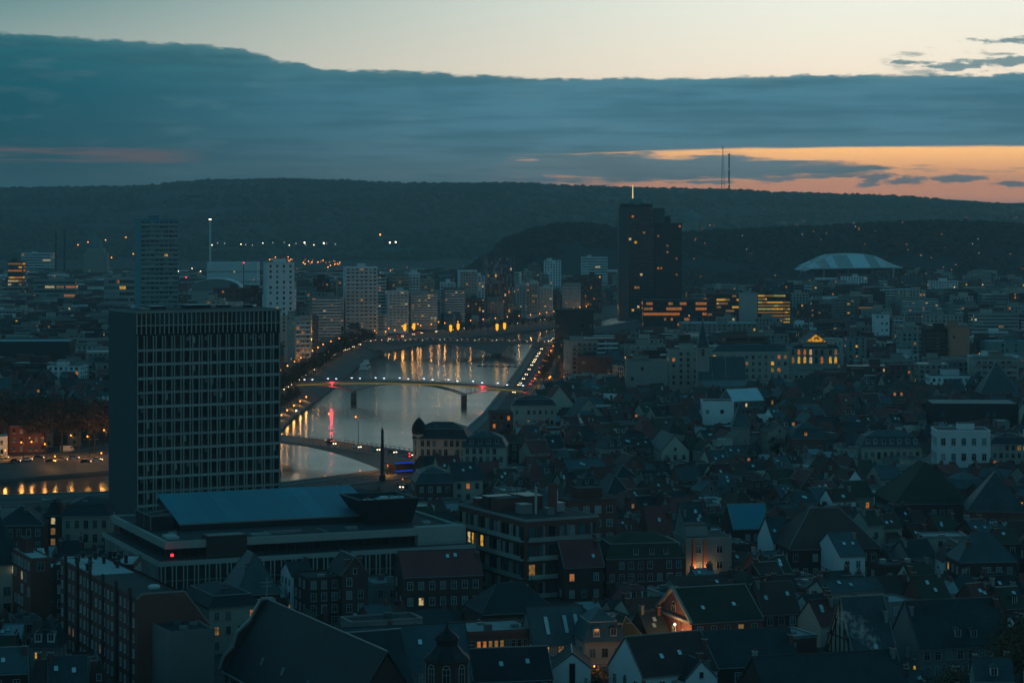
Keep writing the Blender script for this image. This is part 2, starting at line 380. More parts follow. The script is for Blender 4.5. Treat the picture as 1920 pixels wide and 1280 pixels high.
def wall_geo(b, w, d, ze, rh, kind, m):
    b.box(-w/2, w/2, -d/2, d/2, -.5, ze, m, False)
    if kind == 'par': b.extx([(-d/2, ze), (d/2, ze), (0, ze+rh)], -w/2, w/2, m)
    if kind == 'perp': b.exty([(-w/2, ze), (w/2, ze), (0, ze+rh)], -d/2, d/2, m)
def ridge_geo(b, w, d, ze, rh, kind, m=None, verge=True):
    m = m or ZINC; zt = ze+rh+.28
    if kind in ('par', 'perp'):
        L, S = (w, d) if kind == 'par' else (d, w)
        pt = (lambda u, v, z: (u, v, z)) if kind == 'par' else (lambda u, v, z: (v, u, z))
        b.bar(pt(-L/2-.2, 0, zt), pt(L/2+.2, 0, zt), .16, m)
        if verge:
            k = rh/(S/2)
            for u in (-L/2-.14, L/2+.14):
                for sg in (-1, 1): b.bar(pt(u, sg*(S/2+.3), ze+.26-.3*k), pt(u, sg*.1, zt-.02), .11, m)
    elif kind in ('hip', 'pyr'):
        x0, y0 = w/2+.3, d/2+.3; r = min(x0, y0)
        ux = max(.08, x0-r*(.98 if w < d else .8)); uy = max(.08, y0-r*(.98 if w >= d else .8))
        if kind == 'pyr': ux = uy = .08
        for a in (-1, 1):
            for c in (-1, 1): b.bar((a*x0, c*y0, ze+.25), (a*ux, c*uy, ze+rh), .12, m)
        b.bar((-ux, -uy, ze+rh), (ux, -uy, ze+rh), .13, m)
    elif kind == 'man':
        i = min(1.6, d*.18); z = ze+rh*.62+.04
        x, y = w/2-i+.15, d/2-i+.15
        for a, c in (((-x, -y), (x, -y)), ((x, -y), (x, y)), ((x, y), (-x, y)), ((-x, y), (-x, -y))): b.bar((*a, z), (*c, z), .14, m)
def chimney_mesh(h, m):
    k = ('ch', round(h*2)/2, m.name)
    if k not in WM:
        h = k[1]; b = MB(); b.box(-.6, .6, -.36, .36, -2.6, h, m, False); b.box(-.7, .7, -.46, .46, h, h+.16, STONE)
        for x in (-.32, 0, .32): b.bar((x, 0, h+.15), (x, 0, h+.7), .13, TILE, 6)
        WM[k] = b.data('chimney')
    return WM[k]
def skylight_mesh(w, l, slope, lit=None):
    k = ('sk', round(w, 1), round(l, 1), round(slope, 2), lit and lit.name)
    if k not in WM:      # lies on a slope that falls towards -y; origin at its centre on the roof surface
        b = MB(); c, s_ = cos(slope), sin(slope); g = lit or SKYGL
        def q(x, v, n): return (x, v*c-n*s_, v*s_+n*c)
        for x0, x1, v0, v1, n1, mm in ((-w/2, w/2, -l/2, l/2, .14, DFRAME),):
            p = [q(x, v, n) for n in (-.1, n1) for x, v in ((x0, v0), (x1, v0), (x1, v1), (x0, v1))]
            b.mesh(p, [(0, 1, 5, 4), (1, 2, 6, 5), (2, 3, 7, 6), (3, 0, 4, 7), (4, 5, 6, 7)], mm)
        b.mesh([q(x, v, .16) for x, v in ((-w/2+.08, -l/2+.08), (w/2-.08, -l/2+.08), (w/2-.08, l/2-.08), (-w/2+.08, l/2-.08))], [(0, 1, 2, 3)], g)
        WM[k] = b.data('skylight')
    return WM[k]
def dormer_mesh(w, h, dep, wallm, roofm, glass):
    k = ('dm', w, h, dep, wallm.name, roofm.name, glass.name)
    if k not in WM:      # front at y=0, runs back into the roof
        b = MB(); b.box(-w/2, w/2, 0, dep, -.3, h, wallm, False)
        b.exty([(-w/2-.2, h), (w/2+.2, h), (0, h+.35*w)], -.2, dep+.6, roofm)
        b.face([(-w/2+.2, -.03, .2), (w/2-.2, -.03, .2), (w/2-.2, -.03, h-.15), (-w/2+.2, -.03, h-.15)], glass)
        b.box(-w/2+.12, -w/2+.22, -.08, 0, .1, h-.1, FRAME); b.box(w/2-.22, w/2-.12, -.08, 0, .1, h-.1, FRAME)
        b.box(-w/2+.12, w/2-.12, -.1, 0, .05, .18, FRAME); b.box(-.04, .04, -.07, 0, .15, h-.12, FRAME)
        WM[k] = b.data('dormer')
    return WM[k]
ROOFW = {'slate': 'dark slate', 'blue_slate': 'blue slate', 'red_tile': 'red tiled', 'brown_tile': 'brown tiled', 'mossy_roof': 'mossy green', 'roof_felt': 'dark flat', 'pale_gravel_roof': 'pale flat', 'zinc': 'zinc', 'blue_metal': 'blue metal', 'green_copper': 'copper green'}
WALLW = {'brick': 'brick', 'dark_brick': 'dark brick', 'orange_brick': 'orange brick', 'cream_render': 'cream', 'white_render': 'white', 'grey_render': 'grey', 'concrete': 'concrete', 'stone': 'stone'}
KINDW = {'par': 'gabled', 'perp': 'front-gabled', 'hip': 'hipped', 'pyr': 'pyramid-roofed', 'man': 'mansard', 'flat': 'flat-topped'}
# ---------------------------------------------------------------- the setting: banks, water, hills
from mathutils import noise as mn, Vector
from mathutils.geometry import tessellate_polygon
WZ = -6.0
LB = [(-900, 700), (-520, 840), (-340, 905), (-250, 938), (-201, 953), (-164, 987), (-128, 1075), (-112, 1158), (-113, 1232), (-109, 1400), (-107, 1525), (-105, 1716), (-96, 1834), (-57, 2002), (37, 2214), (106, 2464), (215, 2900), (420, 3500)]
RB = [(-900, 560), (-480, 745), (-300, 820), (-150, 862), (-84, 895), (-52, 935), (-34, 985), (-23, 1100), (-14.6, 1201), (0, 1478), (10, 1700), (17, 1848), (34, 2002), (96, 2184), (185, 2480), (310, 2900), (520, 3450)]
def offset(poly, dist):
    out = []
    for i, (x, y) in enumerate(poly):
        x0, y0 = poly[max(0, i-1)]; x1, y1 = poly[min(len(poly)-1, i+1)]
        l = sqrt((x1-x0)**2+(y1-y0)**2); out.append((x-(y1-y0)/l*dist, y+(x1-x0)/l*dist))
    return out
def along(poly, s):
    for (x0, y0), (x1, y1) in zip(poly, poly[1:]):
        l = sqrt((x1-x0)**2+(y1-y0)**2)
        if s <= l: return (x0+(x1-x0)*s/l, y0+(y1-y0)*s/l, atan2(y1-y0, x1-x0))
        s -= l
    return (x1, y1, atan2(y1-y0, x1-x0))
def plen(poly): return sum(sqrt((b[0]-a[0])**2+(b[1]-a[1])**2) for a, b in zip(poly, poly[1:]))
def x_at(poly, Y):
    for (x0, y0), (x1, y1) in zip(poly, poly[1:]):
        if min(y0, y1) <= Y <= max(y0, y1) and y1 != y0: return x0+(x1-x0)*(Y-y0)/(y1-y0)
    return None
LBI = offset(LB, 13)              # top of the left embankment (inland)
FAR = 14000
def poly_obj(name, pts, z, m):
    b = MB(); tr = tessellate_polygon([[Vector((x, y, 0)) for x, y in pts]])
    b.mesh([(x, y, z) for x, y in pts], [t for t in tr], m)
    me = b.data(name)
    import bmesh
    bm = bmesh.new(); bm.from_mesh(me); bmesh.ops.recalc_face_normals(bm, faces=bm.faces[:])
    if sum(f.normal.z for f in bm.faces) < 0: bmesh.ops.reverse_faces(bm, faces=bm.faces[:])
    bm.to_mesh(me); bm.free()
    return put(name, me, kind='structure')
poly_obj('ground', RB+[(1500, 6500), (2600, FAR), (9000, FAR), (9000, -300), (-4000, -300), (-4000, -200)], 0, GROUND)
poly_obj('far_bank_ground', LBI+[(1300, 6500), (2300, FAR), (-9000, FAR), (-9000, 300)], 0, GROUND)
def water_mat():
    m = bpy.data.materials.new('river_water'); m.use_nodes = True; t = m.node_tree; b = t.nodes['Principled BSDF']
    b.inputs['Base Color'].default_value = (.012, .022, .025, 1); b.inputs['Roughness'].default_value = .13; b.inputs['IOR'].default_value = 1.33; b.inputs['Specular Tint'].default_value = (.70, .92, 1, 1)
    b.inputs['Specular IOR Level'].default_value = .5
    g = nd('ShaderNodeNewGeometry', t)
    def nz(sx, sy, det, rough=.5):
        mp = nd('ShaderNodeMapping', t); mp.inputs['Scale'].default_value = (sx, sy, 1); mp.inputs['Rotation'].default_value = (0, 0, .2)
        t.links.new(g.outputs['Position'], mp.inputs['Vector'])
        n = nd('ShaderNodeTexNoise', t); n.inputs['Scale'].default_value = 1; n.inputs['Detail'].default_value = det; n.inputs['Roughness'].default_value = rough
        t.links.new(mp.outputs[0], n.inputs['Vector']); return n.outputs['Fac']
    sep = nd('ShaderNodeSeparateXYZ', t); t.links.new(g.outputs['Position'], sep.inputs[0])
    patch = nz(.012, .03, 3)
    hgt = mth('ADD', mth('MULTIPLY', nz(.55, 1.1, 3), .24, tree=t), mth('MULTIPLY', nz(.16, .4, 2), .18, tree=t), tree=t)
    bp = nd('ShaderNodeBump', t); bp.inputs['Distance'].default_value = 1.0
    t.links.new(sstep(patch, .25, .8, tree=t), bp.inputs['Strength'])
    mr = nd('ShaderNodeMapRange', t); t.links.new(patch, mr.inputs[0]); mr.inputs[1].default_value = .3; mr.inputs[2].default_value = .7; mr.inputs[3].default_value = .16; mr.inputs[4].default_value = .36
    t.links.new(mr.outputs[0], bp.inputs['Strength'])
    t.links.new(hgt, bp.inputs['Height']); t.links.new(bp.outputs[0], b.inputs['Normal'])
    return m
b = MB(); b.face([(-9000, -250, WZ), (9000, -250, WZ), (9000, FAR-100, WZ), (-9000, FAR-100, WZ)], water_mat()); b.build('river_water', kind='structure')
def strip(name, A_, B_, za, zb, m, **kw):
    b = MB()
    for i in range(len(A_)-1):
        b.face([(*A_[i], za), (*A_[i+1], za), (*B_[i+1], zb), (*B_[i], zb)], m)
    return b.build(name, kind='structure', **kw)
strip('embankment', LBI, LB, 0, WZ+1.2, QUAY); strip('embankment_footing', LB, LB, WZ+1.2, WZ-2, QUAY)
strip('quay_wall', RB, RB, .9, WZ-2, QUAY)
strip('quay_coping', RB, offset(RB, -1.0), .904, .904, STONE); strip('quay_kerb', offset(RB, -1.0), offset(RB, -1.0), .9, 0, STONE)
LQ0, LQ1 = offset(LBI, 3.5), offset(LBI, 15)
strip('left_quay_road', LQ0, LQ1, .06, .06, ASPH); strip('left_promenade', LBI, LQ0, .16, .16, PAVE); strip('left_promenade_kerb', LQ0, LQ0, .16, 0, STONE)
strip('left_pavement', LQ1, offset(LBI, 20), .16, .16, PAVE)
RQ0, RQ1 = offset(RB, -5), offset(RB, -18)
strip('right_quay_road', RQ0, RQ1, .06, .06, ASPH); strip('right_promenade', offset(RB, -1.0), RQ0, .16, .16, PAVE); strip('right_promenade_kerb', RQ0, RQ0, .16, 0, STONE)
strip('right_pavement', RQ1, offset(RB, -23), .16, .16, PAVE)
mk = MB()
for poly, off in ((LBI, 9.2), (RB, -11.5)):
    pl = offset(poly, off); s = 0; Ltot = plen(pl)
    while s < Ltot-4:
        x, y, a = along(pl, s)
        if 850 < y < 2300:
            c, n = cos(a), sin(a)
            mk.face([(x+n*.09, y-c*.09, .066), (x+3*c+n*.09, y+3*n-c*.09, .066), (x+3*c-n*.09, y+3*n+c*.09, .066), (x-n*.09, y+c*.09, .066)], FRAME)
        s += 8
mk.build('road_markings', kind='structure')
# hills
def interp(pts, x):
    if x <= pts[0][0]: return pts[0][1]
    for (a, va), (b_, vb) in zip(pts, pts[1:]):
        if x <= b_:
            t = (x-a)/(b_-a); t = t*t*(3-2*t)*.5+t*.5; return va+(vb-va)*t
    return pts[-1][1]
def ss(x): x = max(0., min(1., x)); return x*x*(3-2*x)
RIDGE = {'far_hill': [(-1500, 360), (-300, 352), (0, 353), (70, 351), (150, 350.5), (290, 348), (330, 343), (400, 337), (540, 335.5), (640, 338), (770, 343), (850, 344), (960, 342), (1060, 348), (1150, 351), (1300, 354), (1380, 356), (1480, 361), (1600, 365), (1710, 368), (1730, 374), (1800, 378), (1920, 384), (2400, 392), (3500, 396)],
         'distant_ridge': [(-1500, 350), (0, 351), (1200, 356), (1500, 359), (1640, 364), (1725, 370), (1760, 372), (1840, 374), (1920, 375), (2300, 372), (3500, 380)],
         'wooded_hill': [(-1500, 520), (850, 520), (915, 480), (950, 447), (1000, 428), (1050, 419), (1100, 418), (1160, 429), (1220, 436), (1290, 434), (1400, 431), (1480, 426), (1560, 423), (1640, 419), (1700, 416), (1800, 414), (1920, 420), (2100, 428), (2400, 470), (2900, 520)]}
def hill(name, Yr, Yn, Yf, X0, X1, nx, ny, amp, m):
    b = MB(); pts = []; pr = RIDGE[name]
    for j in range(ny+1):
        Y = Yn+(Yf-Yn)*j/ny
        for i in range(nx+1):
            X = X0+(X1-X0)*i/nx
            top = max(-1., gz(interp(pr, 960+F*X/Yr)+3.5, Yr))
            k = ss((Y-Yn)/(Yr-Yn)) if Y < Yr else ss((Yf-Y)/(Yf-Yr)*1.0)
            z = top*k + (mn.noise((X*.004, Y*.004, 1))*amp*2+mn.noise((X*.02, Y*.02, 4))*amp*.7)*min(1, k*4)*(1 if abs(Y-Yr) > 150 else .35)*(1 if top > 3 else 0)
            pts.append((X, Y, z-.5))
    b.mesh(pts, [(j*(nx+1)+i, j*(nx+1)+i+1, (j+1)*(nx+1)+i+1, (j+1)*(nx+1)+i) for j in range(ny) for i in range(nx)], m)
    o = b.build(name, kind='structure'); o.data.polygons.foreach_set('use_smooth', [True]*len(o.data.polygons))
def hill_z(name, X, Y, Yr, Yn, Yf):
    top = max(-1., gz(interp(RIDGE[name], 960+F*X/Yr)+3.5, Yr)); return top*(ss((Y-Yn)/(Yr-Yn)) if Y < Yr else ss((Yf-Y)/(Yf-Yr)))
HA = (7400, 4300, 12500); HB = (3350, 2850, 4300); HC = (10500, 8000, 13500)
hill('far_hill', *HA, -4200, 4200, 150, 44, 5, EARTH)
hill('wooded_hill', *HB, -500, 1500, 120, 40, 3, EARTH)
hill('distant_ridge', *HC, -5200, 5200, 110, 12, 6, EARTH)
ICO = None
def ico():
    g = (1+sqrt(5))/2; v = [(-1, g, 0), (1, g, 0), (-1, -g, 0), (1, -g, 0), (0, -1, g), (0, 1, g), (0, -1, -g), (0, 1, -g), (g, 0, -1), (g, 0, 1), (-g, 0, -1), (-g, 0, 1)]
    l = sqrt(1+g*g); v = [(a/l, c/l, e/l) for a, c, e in v]
    f = [(0, 11, 5), (0, 5, 1), (0, 1, 7), (0, 7, 10), (0, 10, 11), (1, 5, 9), (5, 11, 4), (11, 10, 2), (10, 7, 6), (7, 1, 8), (3, 9, 4), (3, 4, 2), (3, 2, 6), (3, 6, 8), (3, 8, 9), (4, 9, 5), (2, 4, 11), (6, 2, 10), (8, 6, 7), (9, 8, 1)]
    return v, f
IV, IF = ico()
def blob(b, x, y, z, r, h, m, rnd):
    b.mesh([(x+a*r*rnd.uniform(.7, 1.25), y+c*r*rnd.uniform(.7, 1.25), z+e*h*rnd.uniform(.75, 1.2)) for a, c, e in IV], IF, m)
def woods(name, ridge, hp_, n, Y0, Y1, px0, px1, r0, r1, seed, label):
    rnd = random.Random(seed); b = MB(); c = 0
    for _ in range(n*3):
        if c >= n: break
        Y = rnd.uniform(Y0, Y1); X = gx(rnd.uniform(px0, px1), Y); z = hill_z(ridge, X, Y, *hp_)
        if z < 4 or mn.noise((X*.006, Y*.006, 9)) < -.38: continue
        r = rnd.uniform(r0, r1); blob(b, X, Y, z+r*.05, r, r*rnd.uniform(.6, 1.0), rnd.choice((LEAF, LEAF, LEAFB)), rnd); c += 1
    for i in range(2): pass
    b.build(name, kind='stuff', label=label)
woods('hillside_forest', 'wooded_hill', HB, 5200, 2880, 3500, 880, 2000, 3.0, 7.0, 3, 'dark wood covering the near hill at right')
woods('ridge_forest', 'far_hill', HA, 8500, 4700, 7600, -80, 2000, 6, 12, 4, 'dark forest along the long far ridge')

# ---------------------------------------------------------------- trees
def tree_meshes(seed, h, rad, leaf, n, bare=.0):
    rnd = random.Random(seed); tb = MB(); cb = MB()
    tb.bar((0, 0, -.3), (0, 0, h*.42), .38*h/18, BARK, 7, .26*h/18)
    tips = []
    for k in range(9):
        a = k*2.4+rnd.uniform(-.4, .4); z0 = h*rnd.uniform(.25, .42); rr = rad*rnd.uniform(.45, .85); z1 = h*rnd.uniform(.55, .95)
        mid = (rr*.5*cos(a), rr*.5*sin(a), (z0+z1)/2+.3); end = (rr*cos(a), rr*sin(a), z1)
        tb.bar((0, 0, z0), mid, .16*h/18, BARK, 5, .11*h/18); tb.bar(mid, end, .11*h/18, BARK, 4, .04); tips += [mid, end]
    clumps = [(t[0], t[1], t[2]) for t in tips]+[(rnd.gauss(0, rad*.4), rnd.gauss(0, rad*.4), h*rnd.uniform(.5, .95)) for _ in range(12)]
    for _ in range(n):
        cx, cy_, cz = rnd.choice(clumps); s = rad*.30
        x, y, z = rnd.gauss(cx, s*.7), rnd.gauss(cy_, s*.7), rnd.gauss(cz, s*.55)
        if z < h*.28: continue
        e = rnd.uniform(.22, .5)*h/16; a, c = rnd.uniform(0, 2*pi), rnd.uniform(-.9, .9)
        u = (cos(a)*e, sin(a)*e, 0); v = (-sin(a)*c*e, cos(a)*c*e, sqrt(1-c*c)*e*.8)
        cb.face([(x-u[0], y-u[1], z-u[2]), (x+v[0], y+v[1], z+v[2]), (x+u[0], y+u[1], z+u[2]), (x-v[0], y-v[1], z-v[2])], leaf)
    return tb.data('trunk'), cb.data('crown')
TREES = {'brown': [tree_meshes(11+i, 18, 6.2, LEAFB, 900) for i in range(3)], 'green': [tree_meshes(31+i, 14, 5.2, LEAF, 1100) for i in range(3)],
         'autumn': [tree_meshes(51+i, 13, 5.0, LEAFA, 1200) for i in range(2)]}
def tree(x, y, z, kind, s, label, group=None):
    t = thing('tree', label, 'tree', (x, y, z), random.uniform(0, 6.28), group); tm, cm = random.choice(TREES[kind])
    for nm, me in (('trunk', tm), ('crown', cm)):
        o = put(nm, me, t)
    t.scale = (s, s, s*random.uniform(.92, 1.08)); return t
ORD = ['first', 'second', 'third', 'fourth', 'fifth', 'sixth', 'seventh', 'eighth', 'ninth', 'tenth', 'eleventh', 'twelfth', 'thirteenth', 'fourteenth', 'fifteenth', 'sixteenth', 'seventeenth', 'eighteenth', 'nineteenth']
TENS = {2: 'twent', 3: 'thirt', 4: 'fort', 5: 'fift', 6: 'sixt', 7: 'sevent', 8: 'eight', 9: 'ninet'}
def ordn(i):                     # 1 -> first
    if i < 20: return ORD[i-1]
    t, u = divmod(i, 10); return TENS[t]+'ieth' if u == 0 else TENS[t]+'y-'+ORD[u-1]
# ---------------------------------------------------------------- occupancy, keep-clear
OCC = []; PROT = []; LANDM = []; SPECS = []
def corners(cx, cy_, r, w, d):
    c, s = cos(r), sin(r); return [(cx+a*w/2*c-e*d/2*s, cy_+a*w/2*s+e*d/2*c) for a, e in ((-1, -1), (1, -1), (1, 1), (-1, 1))]
def overlap(A_, B_):
    for P_, Q_ in ((A_, B_), (B_, A_)):
        for i in range(2):
            ex, ey = P_[i+1][0]-P_[i][0], P_[i+1][1]-P_[i][1]
            pa = [x*ex+y*ey for x, y in P_]; qa = [x*ex+y*ey for x, y in Q_]
            if max(pa) <= min(qa) or max(qa) <= min(pa): return False
    return True
GRID = {}
def occupy(cs):
    cx = sum(p[0] for p in cs)/4; cy_ = sum(p[1] for p in cs)/4
    rad = max(sqrt((p[0]-cx)**2+(p[1]-cy_)**2) for p in cs)
    OCC.append((cs, cx, cy_, rad))
    for i in range(int((cx-rad)//40), int((cx+rad)//40)+1):
        for j in range(int((cy_-rad)//40), int((cy_+rad)//40)+1): GRID.setdefault((i, j), []).append(len(OCC)-1)
def free(cs):
    cx = sum(p[0] for p in cs)/4; cy_ = sum(p[1] for p in cs)/4; rad = max(sqrt((p[0]-cx)**2+(p[1]-cy_)**2) for p in cs); seen = set()
    for i in range(int((cx-rad)//40), int((cx+rad)//40)+1):
        for j in range(int((cy_-rad)//40), int((cy_+rad)//40)+1):
            for k in GRID.get((i, j), ()):
                if k in seen: continue
                seen.add(k); o = OCC[k]
                if (o[1]-cx)**2+(o[2]-cy_)**2 < (o[3]+rad)**2 and overlap(cs, o[0]): return False
    return True
def protect(x0, y0, x1, y1, Y): PROT.append((x0, y0, x1, y1, Y))
def screen_box(cs, z):
    q = [proj(x, y, zz) for x, y in cs for zz in (0, z)]
    return min(p[0] for p in q), min(p[1] for p in q), max(p[0] for p in q), max(p[1] for p in q)
def hides(cs, z):
    x0, y0, x1, y1 = screen_box(cs, z); Y = min(p[1] for p in cs)
    return any(Y < pY and x0 < b_ and x1 > a and y0 < d_ and y1 > c_ for a, c_, b_, d_, pY in PROT)
def vis_sides(cx, cy_, r, slack=.05):
    k = (cx*cos(r)+cy_*sin(r))/cy_; s = 'f'
    if k > -slack: s += 'l'
    if k < slack: s += 'r'
    return s
# ---------------------------------------------------------------- house
def H_(cx, cy_, r, w, d, ze, rh, roof='par', wm=None, rm=None, **o):
    s = dict(t='house', cx=cx, cy=cy_, r=r, w=w, d=d, ze=ze, rh=rh, roof=roof, wm=wm or GREY, rm=rm or SLATE, **o); return s
def hp(pxL, pyL, pxR, ze, d, rot, roof='par', rh=5, wm=None, rm=None, **o):
    """a house from its left front eave corner in the photo, the px of the right one, its eave height"""
    X, Y = at(pxL, pyL, ze); r = R(rot); tB = (pxR-960)/F
    w = (tB*Y-X)/(cos(r)-sin(r)*tB); cx = X+cos(r)*w/2-sin(r)*d/2; cy_ = Y+sin(r)*w/2+cos(r)*d/2
    s = H_(cx, cy_, r, w, d, ze, rh, roof, wm, rm, **o); s['land'] = True; add_spec(s); return s
def add_spec(s):
    cs = corners(s['cx'], s['cy'], s['r'], s['w'], s['d']); s['cs'] = cs; occupy(cs)
    z = s.get('z', s.get('ze', 0)+s.get('rh', 0)); x0, y0, x1, y1 = screen_box(cs, z)
    s['box'] = (x0, y0, x1, y1); s['top'] = z
    if s.get('land'):
        pad = (y1-y0)*s.get('keep', .6); protect(x0+3, y0, x1-3, y0+pad, min(p[1] for p in cs)-1)
        if s.get('ref'): LANDM.append((s['ref'], (x0+x1)/2, (y0+y1)/2, s['cy']))
    SPECS.append(s)
def build_house(s, near):
    w, d, ze, rh, roof, wm, rm, cx, cy_, r = (s[k] for k in ('w', 'd', 'ze', 'rh', 'roof', 'wm', 'rm', 'cx', 'cy', 'r'))
    rnd = random.Random(int(cx*13+cy_*7)); random.seed(int(cx*31+cy_*17))
    t = thing(s.get('name', 'town_house'), s['label'], s.get('cat', 'house'), (cx, cy_, 0), r, s.get('group', 'old town houses'))
    b = MB(); wall_geo(b, w, d, ze, rh, roof, wm)
    if near and roof != 'flat':
        b.box(-w/2-.04, w/2+.04, -d/2-.04, d/2+.04, ze*.38, ze*.38+.25, STONE if wm in (BRICK, CREAM, WHITE) else wm)
    b.build('wall', t)
    b = MB(); roof_geo(b, w, d, ze, rh, roof, rm); rfo = b.build('roof', t)
    if roof == 'flat':
        b = MB(); parapet(b, w, d, ze, s.get('pm', ZINC if rnd.random() < .4 else wm)); b.build('parapet', rfo)
        if near:
            for k in range(rnd.randint(1, 3)):
                b = MB(); b.box(-.8, .8, -.6, .6, ze, ze+rnd.uniform(.5, 1.6), rnd.choice((ZINC, GREY, STEEL))); b.build('roof_vent', rfo, (rnd.uniform(-.32, .32)*w, rnd.uniform(-.32, .32)*d, 0))
    else:
        b = MB(); ridge_geo(b, w, d, ze, rh, roof, s.get('cap', ZINC if rnd.random() < .3 else RIDGEM), s.get('land') or rnd.random() < .35); b.build('ridge_cap', rfo)
        b = MB(); k = rh/(d/2) if roof == 'par' else 0
        zg = ze-.35*k-.12; b.box(-w/2-.2, w/2+.2, -d/2-.55, -d/2-.37, zg, zg+.2, ZINC)
        if roof == 'perp': pass
        else: b.build('gutter', rfo)
    sides = s.get('sides') or vis_sides(cx, cy_, r)
    lit = s.get('lit', .035); st = s.get('win', 'white' if wm in (BRICK, BRICK2, WHITE, GREY) else 'stone')
    n = s.get('n', max(1, int((ze-.6)/3.1))); sth = (ze-.4)/n; ww = s.get('ww', 1.1); wh = s.get('wh', min(1.75, sth-1.1)); bay = s.get('bay', 2.5)
    if not s.get('blind'):
        mb = None if near else MB()
        win_rows(t, w, d, [q for q in sides if q == 'f'], .95, sth, n, bay, ww, wh, st, lit, mb, s.get('skip', .06))
        sd = [q for q in sides if q != 'f' and not s.get('blindside')]
        if sd: win_rows(t, w, d, sd, .95, sth, n, bay*1.5, ww, wh, st, lit, mb, s.get('sskip', .45))
        if roof == 'perp' and rh > 2.4 and not s.get('nogable'):
            if mb is None: window(t, 0, -d/2, ze+.25, 0, .9, 1.2, st, lit)
        if mb and mb.f: mb.build('window_rows', t, kind='stuff')
    if near and not s.get('land') and rnd.random() < .5:
        aw, ad, ah = w*rnd.uniform(.35, .7), rnd.uniform(1.6, 3.2), ze*rnd.uniform(.35, .75); am = rnd.choice((wm, WHITE, GREY, BRICK, CREAM)); ax = rnd.choice((-1, 1))*(w-aw)/2*rnd.uniform(.6, .96)
        b = MB(); b.box(ax-aw/2, ax+aw/2, -d/2-ad, -d/2+.02, -.5, ah, am, False)
        b.extx([(-d/2-ad-.2, ah-.02), (-d/2+.01, ah+ad*.45), (-d/2+.01, ah+ad*.45+.16), (-d/2-ad-.2, ah+.14)], ax-aw/2-.12, ax+aw/2+.12, rnd.choice((ZINC, rm, SLATE2, FELT)))
        b.extx([(-d/2-ad, ah), (-d/2+.01, ah), (-d/2+.01, ah+ad*.44)], ax-aw/2+.01, ax+aw/2-.01, am); b.build('rear_wing', t)
        window(t, ax, -d/2-ad, ah*.45, 0, .9, 1.1, 'white', .12)
    # chimneys, skylights, dormers
    if roof != 'flat':
        for k in range(s.get('chim', rnd.choice((1, 2, 2, 3, 3)) if near else rnd.choice((1, 1, 2)))):
            x = rnd.choice((-1, 1))*(w/2-.6) if roof == 'par' else rnd.uniform(-.3, .3)*w
            y = rnd.uniform(-.22, .22)*d if roof == 'par' else rnd.choice((-1, 1))*(d/2-1.2)*(.6 if roof in ('hip', 'man', 'pyr') else 1)
            frac = abs(y)/(d/2) if roof == 'par' else (abs(x)/(w/2) if roof == 'perp' else .5)
            put('chimney', chimney_mesh(1.6, BRICK if rnd.random() < .7 else GREY), rfo, (x, y, ze+rh*(1-frac)+.1), 0 if roof != 'par' else pi/2)
        if roof in ('par', 'hip', 'man'):
            y0 = d/2+.35; z0 = ze-(.35*rh/(d/2) if roof == 'par' else -.2)
            run, rise = (d/2+.35, rh*(1+.7/d)) if roof == 'par' else ((min(1.6, d*.18)+.3, rh*.62) if roof == 'man' else (min(w/2, d/2), rh))
            sl = atan2(rise, run)
            if near:
                pass
            if 1:
                for u, f in s.get('sky', [(rnd.uniform(-.3, .3), rnd.uniform(.35, .7)) for _ in range(rnd.choice((0, 0, 1, 2, 2)))] if roof == 'par' else []):
                    put('skylight', skylight_mesh(s.get('skw', .95), s.get('skl', 1.3), sl, s.get('sklit')), rfo, (u*w, -y0+run*f, z0+rise*f+.24), 0)
                for u, f in s.get('dorm', []):
                    put('dormer', dormer_mesh(s.get('dw', 1.5), s.get('dh', 1.7), s.get('dd', 2.2), s.get('dm', wm), rm, LITO if rnd.random() < s.get('dlit', 0) else GLASS), rfo, (u*w, -y0+run*f, z0+rise*f), 0)
    return t
def mass_house(b, s):
    b.T = (s['cx'], s['cy'], s['r']); w, d, ze, rh = s['w'], s['d'], s['ze'], s['rh']
    wall_geo(b, w, d, ze, rh, s['roof'], s['wm']); roof_geo(b, w, d, ze, rh, s['roof'], s['rm'])
    if s['roof'] == 'flat': parapet(b, w, d, ze, s['wm'])
    n = max(1, int((ze-.6)/3.1)); win_rows(None, w, d, vis_sides(s['cx'], s['cy'], s['r'], -.01), .95, (ze-.4)/n, n, 2.7, 1.2, 1.6, 'white' if s['cy'] < 1500 else 'none', .03, b, .1)
    if s['roof'] != 'flat': b.box(w/2-1, w/2-.2, -.6, .6, ze, ze+rh+1.2, BRICK, False)
